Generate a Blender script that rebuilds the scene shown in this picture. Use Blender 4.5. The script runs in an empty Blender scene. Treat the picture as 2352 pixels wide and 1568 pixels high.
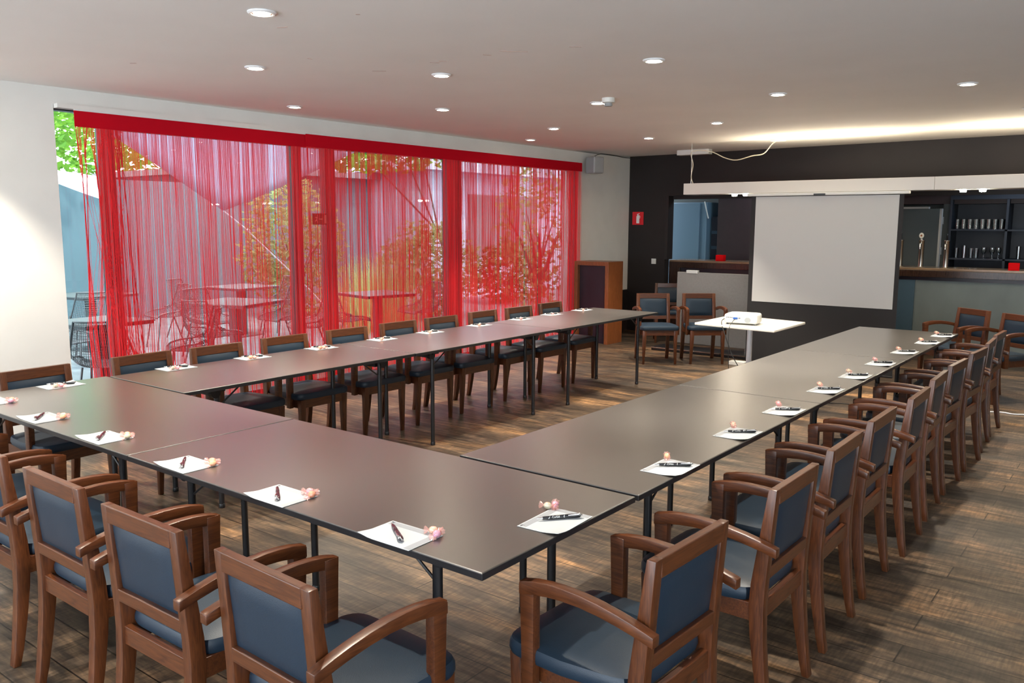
import bpy, bmesh, math, random
from mathutils import Vector, Matrix, noise
random.seed(7)
PI = math.pi
SC = bpy.context.scene
COL = SC.collection

# ------------------------------------------------------------------ camera, world, exposure
F_PX, YAW, PITCH, ROLL = 1936.46, 0.6599014, 0.1395849, 0.0035272
cy, sy = math.cos(YAW), math.sin(YAW)
fwd = Vector((-sy*math.cos(PITCH), cy*math.cos(PITCH), -math.sin(PITCH)))
rt = Vector((cy, sy, 0)); up = rt.cross(fwd)
r2 = math.cos(ROLL)*rt + math.sin(ROLL)*up
u2 = -math.sin(ROLL)*rt + math.cos(ROLL)*up
cd = bpy.data.cameras.new('camera'); cam = bpy.data.objects.new('camera', cd); COL.objects.link(cam)
cd.sensor_width = 36; cd.lens = F_PX/2352*36; cd.clip_start = .05; cd.clip_end = 200
M = Matrix((r2, u2, -fwd)).transposed().to_4x4(); M.translation = Vector((0, 0, 1.665))
cam.matrix_world = M
SC.camera = cam

SC.view_settings.view_transform = 'Standard'; SC.view_settings.look = 'None'
SC.view_settings.gamma = 1; SC.view_settings.use_curve_mapping = False
SC.view_settings.exposure = 0.5
SC.cycles.max_bounces = 10; SC.cycles.diffuse_bounces = 5; SC.cycles.transparent_max_bounces = 32
SC.cycles.caustics_reflective = False; SC.cycles.caustics_refractive = False
SC.cycles.sample_clamp_indirect = 6

W = bpy.data.worlds.new('sky'); SC.world = W; W.use_nodes = True
wn = W.node_tree.nodes; wl = W.node_tree.links; wn.clear()
wo = wn.new('ShaderNodeOutputWorld'); wb = wn.new('ShaderNodeBackground')
wb.inputs[0].default_value = (.86, .93, 1.0, 1); wb.inputs[1].default_value = 5.4
wl.new(wb.outputs[0], wo.inputs[0])

sund = bpy.data.lights.new('sun', 'SUN'); sund.energy = 4.0; sund.angle = .03; sund.color = (1, .95, .85)
sun = bpy.data.objects.new('sun', sund); COL.objects.link(sun)
sun.rotation_euler = (math.radians(12), math.radians(26), 0)

LAMP_W = 168.0          # every downlight
LAMPS = [(-3.529, 2.588), (-4.789, 3.448), (-6.104, 4.783), (-4.007, 4.373), (-5.182, 5.670), (-2.605, 4.768), (-3.866, 6.134), (-2.496, 6.554), (-1.241, 6.875), (-5.260, 7.487), (-6.185, 8.324), (-3.665, 8.024), (-4.940, 8.964), (-1.3, 3.78), (-2.2, 1.86), (-3.83, 1.0), (-6.15, 2.1), (-2.34, -0.8), (-4.9, -0.8), (-1.05, 8.6)]

# ------------------------------------------------------------------ materials
def nodes(name):
    m = bpy.data.materials.new(name); m.use_nodes = True
    nt = m.node_tree; b = nt.nodes['Principled BSDF']
    return m, nt, b
def noise_node(nt, scale, detail=4, vec=None, sc=None, coord='Object'):
    tc = nt.nodes.new('ShaderNodeTexCoord'); mp = nt.nodes.new('ShaderNodeMapping')
    nt.links.new(tc.outputs[coord], mp.inputs[0])
    if sc: mp.inputs['Scale'].default_value = sc
    n = nt.nodes.new('ShaderNodeTexNoise'); n.inputs['Scale'].default_value = scale; n.inputs['Detail'].default_value = detail
    nt.links.new(mp.outputs[0], n.inputs['Vector'])
    return n
def ramp(nt, src, stops):
    r = nt.nodes.new('ShaderNodeValToRGB'); nt.links.new(src, r.inputs[0])
    while len(r.color_ramp.elements) < len(stops): r.color_ramp.elements.new(.5)
    for e, (p, c) in zip(r.color_ramp.elements, stops):
        e.position = p; e.color = (c[0], c[1], c[2], 1)
    return r
def bump(nt, b, src, strength, dist=.002):
    k = nt.nodes.new('ShaderNodeBump'); k.inputs['Strength'].default_value = strength; k.inputs['Distance'].default_value = dist
    nt.links.new(src, k.inputs['Height']); nt.links.new(k.outputs[0], b.inputs['Normal'])
def mat(name, col, rough=.5, metal=0, spec=.5, var=0, vscale=8, bmp=0, bscale=200, coat=0, vsc=None, alpha=1, emit=None, es=0, trans=0, ior=None):
    m, nt, b = nodes(name)
    b.inputs['Base Color'].default_value = (*col, 1); b.inputs['Roughness'].default_value = rough
    b.inputs['Metallic'].default_value = metal; b.inputs['Specular IOR Level'].default_value = spec
    b.inputs['Coat Weight'].default_value = coat
    if var:
        n = noise_node(nt, vscale, 5, sc=vsc)
        r = ramp(nt, n.outputs[0], [(.3, [c*(1-var) for c in col]), (.7, [min(1, c*(1+var)) for c in col])])
        nt.links.new(r.outputs[0], b.inputs['Base Color'])
    if bmp:
        n2 = noise_node(nt, bscale, 2); bump(nt, b, n2.outputs[0], bmp)
    if emit: b.inputs['Emission Color'].default_value = (*emit, 1); b.inputs['Emission Strength'].default_value = es
    if trans: b.inputs['Transmission Weight'].default_value = trans
    if ior: b.inputs['IOR'].default_value = ior
    return m
def wood(name, c1, c2, rough=.32, axis='z'):
    m, nt, b = nodes(name)
    n = noise_node(nt, 3.5, 6, sc={'z': (26, 26, 2.2), 'y': (26, 2.2, 26), 'x': (2.2, 26, 26)}[axis]); n.inputs['Distortion'].default_value = 1.6
    r = ramp(nt, n.outputs[0], [(.3, c1), (.72, c2)])
    nt.links.new(r.outputs[0], b.inputs['Base Color'])
    b.inputs['Roughness'].default_value = rough; b.inputs['Coat Weight'].default_value = .06; b.inputs['Coat Roughness'].default_value = .25
    bump(nt, b, n.outputs[0], .08, .001)
    return m
def leather(name, col):
    m, nt, b = nodes(name)
    tc = nt.nodes.new('ShaderNodeTexCoord')
    v = nt.nodes.new('ShaderNodeTexVoronoi'); v.inputs['Scale'].default_value = 420
    nt.links.new(tc.outputs['Object'], v.inputs['Vector'])
    bump(nt, b, v.outputs[0], .25, .0008)
    b.inputs['Base Color'].default_value = (*col, 1); b.inputs['Roughness'].default_value = .42; b.inputs['Specular IOR Level'].default_value = .42
    return m
def thin_glass(name, tint=(1, 1, 1), refl=.08, rough=0.0):
    m = bpy.data.materials.new(name); m.use_nodes = True; nt = m.node_tree; nt.nodes.clear()
    o = nt.nodes.new('ShaderNodeOutputMaterial'); mx = nt.nodes.new('ShaderNodeMixShader')
    t = nt.nodes.new('ShaderNodeBsdfTransparent'); g = nt.nodes.new('ShaderNodeBsdfGlossy')
    t.inputs[0].default_value = (*tint, 1); g.inputs['Roughness'].default_value = rough
    lw = nt.nodes.new('ShaderNodeFresnel'); lw.inputs[0].default_value = 1.45
    ad = nt.nodes.new('ShaderNodeMath'); ad.operation = 'MULTIPLY'; ad.inputs[1].default_value = refl*12
    nt.links.new(lw.outputs[0], ad.inputs[0]); nt.links.new(ad.outputs[0], mx.inputs[0])
    nt.links.new(t.outputs[0], mx.inputs[1]); nt.links.new(g.outputs[0], mx.inputs[2]); nt.links.new(mx.outputs[0], o.inputs[0])
    return m
def translucent(name, col, tr=.5, col2=None):
    m = bpy.data.materials.new(name); m.use_nodes = True; nt = m.node_tree; nt.nodes.clear()
    o = nt.nodes.new('ShaderNodeOutputMaterial'); mx = nt.nodes.new('ShaderNodeMixShader')
    d = nt.nodes.new('ShaderNodeBsdfDiffuse'); t = nt.nodes.new('ShaderNodeBsdfTranslucent')
    d.inputs[0].default_value = (*col, 1); t.inputs[0].default_value = (*(col2 or col), 1); mx.inputs[0].default_value = tr
    nt.links.new(d.outputs[0], mx.inputs[1]); nt.links.new(t.outputs[0], mx.inputs[2]); nt.links.new(mx.outputs[0], o.inputs[0])
    return m

def floor_mat():
    m, nt, b = nodes('worn dark oak planks')
    tc = nt.nodes.new('ShaderNodeTexCoord')
    br = nt.nodes.new('ShaderNodeTexBrick'); nt.links.new(tc.outputs['Object'], br.inputs['Vector'])
    br.inputs['Scale'].default_value = 1; br.inputs['Brick Width'].default_value = 1.9; br.inputs['Row Height'].default_value = .165
    br.inputs['Mortar Size'].default_value = .0035; br.inputs['Mortar Smooth'].default_value = .3; br.offset = .37
    br.inputs['Color1'].default_value = (.5, .5, .5, 1); br.inputs['Color2'].default_value = (.95, .95, .95, 1); br.inputs['Mortar'].default_value = (.12, .12, .12, 1)
    grain = noise_node(nt, 1, 10, sc=(4, 26, 1)); grain.inputs['Roughness'].default_value = .65
    gr = ramp(nt, grain.outputs[0], [(.28, (.020, .015, .011)), (.46, (.065, .046, .032)), (.60, (.13, .088, .055)), (.78, (.28, .19, .115))])
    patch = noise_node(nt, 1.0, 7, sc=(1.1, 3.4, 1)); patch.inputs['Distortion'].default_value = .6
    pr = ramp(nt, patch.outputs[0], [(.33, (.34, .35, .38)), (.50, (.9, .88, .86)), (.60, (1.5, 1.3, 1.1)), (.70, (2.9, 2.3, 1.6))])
    cross = noise_node(nt, 1, 4, sc=(85, 9, 1))
    cr = ramp(nt, cross.outputs[0], [(.36, (.55, .55, .55)), (.64, (1.35, 1.35, 1.35))])
    def mul(a, c, f=1):
        x = nt.nodes.new('ShaderNodeMix'); x.data_type = 'RGBA'; x.blend_type = 'MULTIPLY'; x.inputs[0].default_value = f
        nt.links.new(a, x.inputs[6]); nt.links.new(c, x.inputs[7]); return x.outputs[2]
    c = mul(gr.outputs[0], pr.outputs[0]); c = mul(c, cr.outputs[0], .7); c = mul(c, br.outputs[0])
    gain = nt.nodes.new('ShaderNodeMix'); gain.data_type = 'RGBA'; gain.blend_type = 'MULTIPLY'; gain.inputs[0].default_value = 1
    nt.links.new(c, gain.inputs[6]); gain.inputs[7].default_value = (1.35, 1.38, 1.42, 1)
    nt.links.new(gain.outputs[2], b.inputs['Base Color'])
    rr = nt.nodes.new('ShaderNodeMapRange'); nt.links.new(grain.outputs[0], rr.inputs[0])
    rr.inputs[3].default_value = .55; rr.inputs[4].default_value = .30
    nt.links.new(rr.outputs[0], b.inputs['Roughness']); b.inputs['Specular IOR Level'].default_value = .45
    mm = nt.nodes.new('ShaderNodeMath'); mm.operation = 'ADD'
    nt.links.new(grain.outputs[0], mm.inputs[0]); nt.links.new(br.outputs[0], mm.inputs[1])
    bump(nt, b, mm.outputs[0], .3, .002)
    return m

MT = {}
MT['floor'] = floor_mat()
MT['scuff'] = mat('reddish scuff', (.50, .36, .32), .8)
MT['ceiling'] = mat('white ceiling paint', (.92, .91, .895), .85, spec=.2, var=.02, vscale=1.5)
MT['white'] = mat('white wall paint', (.76, .76, .73), .7, spec=.25, var=.03, vscale=3, bmp=.12, bscale=30)
MT['black_wall'] = mat('near black wall paint', (.018, .014, .014), .55, spec=.35, var=.15, vscale=2)
MT['brown_wall'] = mat('dark maroon panelling', (.030, .016, .018), .5, var=.1)
MT['grey_wall'] = mat('dark green grey wall', (.07, .085, .085), .6)
MT['frame'] = mat('window frame coating', (.035, .037, .04), .4)
MT['frame_lit'] = mat('frame side painted as lit', (.34, .36, .40), .4)
MT['glass'] = thin_glass('window glass', (.93, .97, .98), .05)
MT['cup'] = thin_glass('drinking glass', (.92, .95, .96), .28, .08)
MT['laminate'] = None
m, nt, b = nodes('dark brown laminate'); MT['laminate'] = m
n = noise_node(nt, 900, 2); r = ramp(nt, n.outputs[0], [(.35, (.014, .0112, .0092)), (.65, (.036, .029, .023))]); nt.links.new(r.outputs[0], b.inputs['Base Color'])
b.inputs['Roughness'].default_value = .30; b.inputs['Specular IOR Level'].default_value = 1.0; b.inputs['Coat Weight'].default_value = .95; b.inputs['Coat Roughness'].default_value = .30; b.inputs['Coat IOR'].default_value = 1.6; bump(nt, b, n.outputs[0], .25, .0006)
MT['edge'] = mat('black table edging', (.012, .012, .014), .35)
MT['blackmetal'] = mat('black powder coated steel', (.010, .010, .012), .32, spec=.5)
MT['wood'] = wood('reddish brown stained beech', (.042, .0115, .0038), (.110, .034, .0105))
MT['wood_y'] = wood('stained beech, grain along the arm', (.042, .0115, .0038), (.110, .034, .0105), axis='y')
MT['wood_x'] = wood('stained beech, grain along the rail', (.042, .0115, .0038), (.110, .034, .0105), axis='x')
MT['wood2'] = wood('orange brown cherry veneer', (.16, .048, .015), (.29, .095, .03), .35)
MT['leather'] = leather('dark blue leatherette', (.0085, .021, .038))
MT['darkpanel'] = mat('dark violet black panel', (.020, .013, .022), .35)
MT['paper'] = mat('white paper', (.44, .475, .50), .6)
MT['band'] = mat('pale grey printed band', (.29, .31, .34), .5)
MT['ink'] = mat('dark grey ink', (.06, .06, .07), .5)
MT['penblack'] = mat('glossy black plastic', (.008, .009, .012), .18)
MT['penplum'] = mat('glossy plum plastic', (.045, .012, .02), .18)
MT['chrome'] = mat('polished chrome', (.75, .76, .78), .12, 1)
MT['lettering'] = mat('white print', (.55, .58, .6), .5)
m = translucent('clear pink cellophane', (.95, .55, .50), .5); MT['wrap'] = m
nt = m.node_tree; o_ = [k for k in nt.nodes if k.type == 'OUTPUT_MATERIAL'][0]; src = o_.inputs[0].links[0].from_socket
mx = nt.nodes.new('ShaderNodeMixShader'); tr = nt.nodes.new('ShaderNodeBsdfTransparent'); tr.inputs[0].default_value = (1, .93, .92, 1); gl = nt.nodes.new('ShaderNodeBsdfGlossy'); gl.inputs['Roughness'].default_value = .15
mx2 = nt.nodes.new('ShaderNodeMixShader'); mx2.inputs[0].default_value = .12; mx.inputs[0].default_value = .42
nt.links.new(tr.outputs[0], mx.inputs[1]); nt.links.new(src, mx.inputs[2]); nt.links.new(mx.outputs[0], mx2.inputs[1]); nt.links.new(gl.outputs[0], mx2.inputs[2]); nt.links.new(mx2.outputs[0], o_.inputs[0])
for k, c in dict(pink=(.80, .42, .55), yellow=(.85, .66, .28), green=(.42, .75, .52), cream=(.85, .75, .52), lilac=(.62, .42, .75), orange=(.85, .45, .2)).items():
    MT['candy_'+k] = mat(k+' boiled sweet', c, .2)
MT['ring'] = mat('white lamp ring', (.78, .80, .82), .35)
MT['reflector'] = mat('bronze reflector', (.20, .12, .09), .25, .8)
MT['lens'] = mat('lit halogen lens', (1, 1, 1), .3, emit=(1, .88, .68), es=130)
MT['lens_dim'] = mat('lit lens of the turned lamps', (1, 1, 1), .3, emit=(1, .88, .68), es=28)
MT['thread'] = translucent('red polyester thread', (.95, .075, .095), .5, (.97, .10, .12))
MT['header'] = translucent('red curtain header tape', (.72, .012, .03), .4)
MT['screen'] = mat('matte white screen cloth', (.57, .58, .57), .8, spec=.2)
MT['blackcloth'] = mat('black screen border', (.012, .011, .012), .7)
MT['beam'] = mat('satin white painted board', (.62, .60, .57), .35)
MT['greyfelt'] = mat('grey partition fabric', (.115, .115, .118), .8, var=.06, vscale=40)
MT['concrete'] = mat('grey green rendered bar front', (.125, .158, .168), .6, var=.12, vscale=3.5, vsc=(1, 1, .6))
MT['bluegrey'] = mat('slate blue panel', (.035, .075, .115), .5)
MT['bartop'] = wood('dark bar top', (.020, .010, .008), (.05, .026, .018), .22)
MT['counter'] = mat('waxed oak counter top', (.20, .13, .08), .2, var=.2, vscale=4)
MT['navy'] = mat('dark navy shelf', (.010, .016, .028), .5)
MT['fridge'] = mat('pale blue enamel', (.12, .21, .29), .4)
MT['redsign'] = mat('red sign', (.70, .012, .022), .4)
MT['signwhite'] = mat('white sign print', (.85, .85, .85), .5)
MT['exitgreen'] = mat('dark exit sign', (.02, .10, .05), .4)
MT['exitlight'] = mat('pale exit pictogram', (.75, .85, .75), .4)
MT['redglass'] = translucent('red glass', (.85, .02, .03), .6, (.95, .05, .05))
MT['wax'] = mat('candle wax', (.8, .35, .3), .4)
MT['plasticwhite'] = mat('white plastic', (.72, .73, .70), .3)
MT['plasticgrey'] = mat('light grey plastic', (.33, .35, .36), .35)
MT['blueplug'] = mat('blue plug', (.02, .10, .40), .35)
MT['whitemetal'] = mat('white powder coated steel', (.66, .68, .72), .3)
MT['tabletopwhite'] = mat('white table laminate', (.74, .72, .66), .3)
MT['cablebeige'] = mat('beige cable', (.5, .45, .36), .5)
MT['cableblack'] = mat('black cable', (.01, .01, .01), .5)
MT['steel'] = mat('brushed steel', (.62, .58, .52), .22, 1)
MT['patio'] = None
m, nt, b = nodes('grey patio paving'); MT['patio'] = m
tc = nt.nodes.new('ShaderNodeTexCoord'); br = nt.nodes.new('ShaderNodeTexBrick'); nt.links.new(tc.outputs['Object'], br.inputs[0]); br.inputs['Scale'].default_value = 1
br.inputs['Brick Width'].default_value = .2; br.inputs['Row Height'].default_value = .1; br.inputs['Mortar Size'].default_value = .008
br.inputs['Color1'].default_value = (.10, .12, .13, 1); br.inputs['Color2'].default_value = (.16, .19, .20, 1); br.inputs['Mortar'].default_value = (.13, .15, .16, 1)
nt.links.new(br.outputs[0], b.inputs['Base Color']); b.inputs['Roughness'].default_value = .6
MT['render'] = mat('pale grey render', (.070, .125, .150), .8, var=.05, vscale=2)
MT['render2'] = mat('pale lavender render', (.50, .53, .66), .8, var=.05, vscale=2)
MT['patiometal'] = mat('dark grey garden metal', (.045, .055, .06), .4)
MT['patiotop'] = mat('grey garden table top', (.06, .075, .08), .55)
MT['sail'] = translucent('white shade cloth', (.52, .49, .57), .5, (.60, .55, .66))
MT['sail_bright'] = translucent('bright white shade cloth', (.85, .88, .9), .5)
MT['roofdark'] = mat('dark fascia', (.16, .15, .16), .6)
MT['bark'] = mat('grey bark', (.12, .09, .07), .8)
MT['leaf_green'] = translucent('fresh green leaf', (.10, .24, .05), .5, (.30, .55, .08))
MT['leaf_dark'] = translucent('dark green leaf', (.05, .13, .05), .35, (.10, .28, .08))
MT['leaf_olive'] = translucent('olive leaf', (.20, .26, .12), .4, (.42, .46, .20))
MT['grass'] = translucent('straw green blade', (.34, .38, .16), .4, (.55, .55, .25))

# ------------------------------------------------------------------ mesh helpers
class MB:
    def __init__(s): s.v = []; s.f = []; s.smooth = False
    def add(s, vs, fs):
        o = len(s.v); s.v += [tuple(v) for v in vs]; s.f += [tuple(i+o for i in f) for f in fs]; return s
    def box(s, x0, x1, y0, y1, z0, z1):
        return s.add([(x0,y0,z0),(x1,y0,z0),(x1,y1,z0),(x0,y1,z0),(x0,y0,z1),(x1,y0,z1),(x1,y1,z1),(x0,y1,z1)],
                     [(0,3,2,1),(4,5,6,7),(0,1,5,4),(1,2,6,5),(2,3,7,6),(3,0,4,7)])
    def loft(s, rings, cap=True):
        n = len(rings[0]); vs = [p for r in rings for p in r]; fs = []
        for i in range(len(rings)-1):
            for j in range(n):
                a = i*n+j; b_ = i*n+(j+1) % n
                fs.append((a, b_, b_+n, a+n))
        if cap:
            fs.append(tuple(range(n))[::-1]); fs.append(tuple(range((len(rings)-1)*n, len(rings)*n)))
        return s.add(vs, fs)
    def tube(s, pts, r, n=8, cap=True):
        pts = [Vector(p) for p in pts]; rings = []
        rr = r if isinstance(r, (list, tuple)) else [r]*len(pts)
        prev = None
        for i, p in enumerate(pts):
            d = (pts[min(i+1, len(pts)-1)] - pts[max(i-1, 0)]).normalized()
            if prev is None:
                a = Vector((0, 0, 1)) if abs(d.z) < .9 else Vector((1, 0, 0)); e1 = d.cross(a).normalized()
            else: e1 = (prev - d*prev.dot(d)).normalized()
            prev = e1; e2 = d.cross(e1)
            rings.append([p + rr[i]*(math.cos(2*PI*k/n)*e1 + math.sin(2*PI*k/n)*e2) for k in range(n)])
        return s.loft(rings, cap)
    def cable(s, pts, r, n=8):
        P_ = [Vector(p) for p in pts]; out = []
        for i in range(len(P_)-1):
            a, b_, c, d = P_[max(i-1, 0)], P_[i], P_[i+1], P_[min(i+2, len(P_)-1)]
            for k in range(6):
                u = k/6; out.append(.5*((2*b_)+(c-a)*u+(2*a-5*b_+4*c-d)*u*u+(3*b_-a-3*c+d)*u**3))
        out.append(P_[-1]); return s.tube(out, r, n)
    def lathe(s, prof, n=20, c=(0, 0, 0), axis='z'):
        rings = []
        for r, z in prof:
            rings.append([(c[0]+r*math.cos(2*PI*k/n), c[1]+r*math.sin(2*PI*k/n), c[2]+z) for k in range(n)])
        return s.loft(rings, True)
    def prism(s, poly, z0, z1):
        n = len(poly)
        return s.loft([[(x, y, z0) for x, y in poly], [(x, y, z1) for x, y in poly]])
    def xform(s, mtx):
        s.v = [tuple(mtx @ Vector(v)) for v in s.v]; return s
    def mesh(s, name, m, bevel=0, smooth=False, seg=2):
        me = bpy.data.meshes.new(name); me.from_pydata(s.v, [], s.f)
        bm = bmesh.new(); bm.from_mesh(me); bmesh.ops.recalc_face_normals(bm, faces=bm.faces)
        if bevel: bmesh.ops.bevel(bm, geom=[e for e in bm.edges if len(e.link_faces) == 2 and e.calc_face_angle(0) > .5], offset=bevel, segments=seg, profile=.5, affect='EDGES', clamp_overlap=True)
        bm.to_mesh(me); bm.free()
        if m: me.materials.append(m)
        if smooth:
            for p in me.polygons: p.use_smooth = True
            try: me.set_sharp_from_angle(angle=math.radians(38))
            except Exception: pass
        return me
    def obj(s, name, m, parent=None, bevel=0, smooth=False, seg=2):
        return link(name, s.mesh(name, m, bevel, smooth, seg), parent)
def link(name, data, parent=None):
    o = bpy.data.objects.new(name, data); COL.objects.link(o)
    if parent: o.parent = parent
    return o
def tag(o, label, cat, group=None, kind=None):
    o['label'] = label; o['category'] = cat
    if group: o['group'] = group
    if kind: o['kind'] = kind
    return o
def thing(name, label, cat, loc=(0, 0, 0), rz=0, group=None):
    o = link(name, None); o.location = loc; o.rotation_euler = (0, 0, rz)
    return tag(o, label, cat, group)
def dup(root, loc, rz, label, group=None, scale=None):
    def cp(o, par):
        c = o.copy(); COL.objects.link(c)
        if par: c.parent = par
        for ch in list(o.children): cp(ch, c)
        return c
    r_ = cp(root, None); r_.location = loc; r_.rotation_euler = (0, 0, rz); r_['label'] = label
    if group: r_['group'] = group
    return r_
def struct(name, mb, m, parent=None, bevel=0):
    o = mb.obj(name, m, parent, bevel)
    o['kind'] = 'structure'
    return o
ORD = ['first', 'second', 'third', 'fourth', 'fifth', 'sixth', 'seventh', 'eighth', 'ninth', 'tenth']

# ------------------------------------------------------------------ room shell
SCUFFS = [(-3.14, 4.05, .17, .75), (-3.33, 4.04, .05, .9), (-2.78, 4.16, .07, .7), (-3.68, 4.03, .05, .6), (-3.75, 4.03, .06, .8), (-4.28, 3.48, .03, 1.2), (-3.2, 2.9, .02, .5), (-3.72, 2.85, .06, .4), (-4.25, 4.03, .09, .7), (-5.3, 2.9, .04, .6)]
XW, XR, YF, YB, HC = -6.69, 3.5, 11.57, -2.9, 2.66  # shell, windows, curtains, lamps and bar: coordinates scaled up about the camera, then baked
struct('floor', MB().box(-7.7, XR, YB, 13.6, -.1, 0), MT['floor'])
struct('ceiling', MB().box(XW-.3, XR+.2, YB-.2, 9.98, HC, HC+.15), MT['ceiling'])
struct('ceiling', MB().box(XW-.3, XR+.2, 9.98, 13.6, HC+.02, HC+.15), MT['ceiling'])
struct('wall_left', MB().box(XW-.28, XW, YB, 3.016, 0, HC), MT['white'])
struct('wall_left', MB().box(XW-.28, XW, 3.016, 10.14, 2.537, HC), MT['white'])
struct('wall_left', MB().box(XW-.28, XW, 10.14, YF+.1, 0, HC), MT['white'])
struct('trim_1', MB().box(XW, XW+.012, 10.5, YF, 0, .64), MT['black_wall'])
cl_ = bpy.data.objects['ceiling']
for x, y, l, a in SCUFFS:
    q = MB().box(-l/2, l/2, -.004, .004, -.0012, .0); q.xform(Matrix.Translation((x, y, HC)) @ Matrix.Rotation(a, 4, 'Z'))
    q.obj('scuff_mark', MT['scuff'], cl_)
# unseen glazing assumed in the back and right walls, added to bring in daylight
for nm, x0, x1, y0, y1 in (('wall_back', XW, XR, YB-.2, YB), ('wall_right', XR, XR+.2, YB, 13.6)):
    struct(nm, MB().box(x0, x1, y0, y1, 0, .25), MT['white'])
    struct(nm, MB().box(x0, x1, y0, y1, 2.5, HC), MT['white'])
struct('wall_right', MB().box(XR, XR+.2, 1.0, 13.6, .25, 2.5), MT['white'])
mb = MB()
for i in range(2): mb.box(XR+.05, XR+.12, YB+2.0*i, YB+2.0*i+.07, .25, 2.5)
struct('window_6', mb, MT['frame'])
mb = MB()
for i in range(6): mb.box(XW+2.0*i, XW+2.0*i+.07, YB-.12, YB-.05, .25, 2.5)
struct('window_7', mb, MT['frame'])
# front wall (dark) with the bar opening
XO = -6.035
def ywall(x): return 11.57 - .05*(x - XW)
struct('wall_front', MB().prism([(XW, ywall(XW)), (XO, ywall(XO)), (XO, ywall(XO)+.14), (XW, YF+.14)], 0, HC+.02), MT['black_wall'])
struct('wall_front', MB().prism([(XO, ywall(XO)), (XR, ywall(XR)), (XR, ywall(XR)+.14), (XO, ywall(XO)+.14)], 2.075, HC+.02), MT['black_wall'])
struct('trim_2', MB().box(XO, XO+.05, ywall(XO)-.02, YF+.12, 1.13, 2.075).box(XO, XR, YF+.1, YF+.14, 2.025, 2.075), MT['black_wall'])
struct('wall_bar', MB().box(-7.7, XR, 13.57, 13.77, 0, HC+.1), MT['grey_wall'])
struct('wall_bar', MB().box(-7.85, -7.7, YF+.1, 13.6, 0, HC+.1), MT['grey_wall'])
struct('wall_bar', MB().box(-5.85, -3.14, 12.98, 13.13, 0, HC), MT['brown_wall'])
struct('wall_bar', MB().box(-3.14, XR, 13.08, 13.57, 1.947, HC), MT['brown_wall'])

# windows of the left wall
XG = -6.77
posts = [(3.016, 3.02), (3.375, 3.48), (5.22, 5.32), (5.613, 5.735), (7.43, 7.666), (10.10, 10.14)]
for i in range(5):
    y0 = posts[i][0] if i == 0 else (posts[i][0]+posts[i][1])/2
    y1 = posts[i+1][1] if i == 4 else (posts[i+1][0]+posts[i+1][1])/2
    in0, in1 = posts[i][1], posts[i+1][0]
    fr = MB().box(XG-.04, XG+.05, y0, in0, 0, 2.537).box(XG-.04, XG+.05, in1, y1, 0, 2.537)
    hd = 2.495 if i == 0 else 2.389
    fr.box(XG-.035, XG+.045, in0, in1, 0, .09).box(XG-.035, XG+.045, in0, in1, hd, 2.537)
    wf = struct('window_%d' % (i+1), fr, MT['frame'])
    if i: MB().box(XG-.04, XG+.052, y0-.022, y0, .0, 2.389).obj('lit_side_strip', MT['frame_lit'], wf)['kind'] = 'structure'  # paler tone stands in for daylight on the side face of each post
    MB().box(XG-.006, XG+.002, in0, in1, .09, hd).obj('glass_pane', MT['glass'], wf)
struct('trim_3', MB().box(XW-.02, XW+.06, 3.02, 10.13, 2.505, 2.537), MT['white'])

# ------------------------------------------------------------------ string curtains
def curtain(y0, y1, ztop, label, xo, bunch=False):
    root = thing('string_curtain', label, 'curtain', (xo, y0, 0))
    MB().box(-.004, .004, 0, y1-y0, ztop-.118, ztop).obj('curtain_header', MT['header'], root)
    MB().tube([(0, 0, ztop+.006), (0, y1-y0, ztop+.006)], .006, 6).obj('curtain_rail', MT['ring'], root)
    mb = MB(); L = y1-y0; n = int(L/.0023)
    rnd = random.Random(int(y0*10))
    def dens(y): return .5+.5*noise.noise(Vector((y*2.1+3, 4.2, 0)))
    zs = [ztop-.118, 1.9, 1.3, .7, .03]
    for i in range(n):
        y = (i+.5)*L/n + rnd.uniform(-.001, .001)
        if bunch and y < .16: continue
        if noise.noise(Vector((y*3.0, 9.1, 1.))) > .25 and rnd.random() < .5 and y > .5: continue
        if noise.noise(Vector((y*23.0, 2.1, 1.))) > .18 and rnd.random() < .55 and y > .5: continue
        pts = []; ph = rnd.uniform(-.5, .5); xoff = rnd.uniform(-.012, .012)
        for z in zs:
            t = (ztop-z)/ztop
            a = noise.noise(Vector((y*4.5+y0, 1.7, 0)))*.03*t + noise.noise(Vector((y*17+y0, 5.7, 0)))*.012*t + noise.noise(Vector((y*55+y0, 7.7, z*.3)))*.005*t + rnd.uniform(-.0012, .0012)
            pts.append((xoff*t, min(max(y + a, .005 if not bunch else .155), L), z))
        r = .0011
        rings = [[(p[0]+r*math.cos(k*2*PI/3), p[1]+r*math.sin(k*2*PI/3), p[2]) for k in range(3)] for p in pts]
        mb.loft(rings, False)
    if bunch:
        # gathered, knotted strands at the free end
        tops = [0.02, .09, .12, .2, .24, .3, .33, .34]
        ends = [.05, .0, .22, .10, .30, .36, .42, .28]
        for j in range(8):
            for k in range(16):
                t0 = tops[j]+rnd.uniform(-.03, .03); kx = tops[j]*.7+.3*ends[j]; kz = 1.95+.1*math.sin(j*2)
                e = ends[j]+rnd.uniform(-.012, .012)*(1 if j in (1, 4, 5) else 2.2)
                if rnd.random() < .22: e = rnd.uniform(-.02, .42)
                pts = [(0, max(t0, .004), ztop-.118), (.004, kx+rnd.uniform(-.012, .012), kz+.12), (.01, kx+rnd.uniform(-.004, .004), kz), (0, kx+(e-kx)*.35, 1.4), (0, e+.02*math.sin(j), .8), (rnd.uniform(-.03, .03), e+.05, .02)]
                r = .0012
                mb.loft([[(p[0]+r*math.cos(q*2*PI/3), p[1]+r*math.sin(q*2*PI/3), p[2]) for q in range(3)] for p in pts], False)
    o = mb.obj('threads', MT['thread'], root); o['kind'] = 'stuff'
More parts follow.
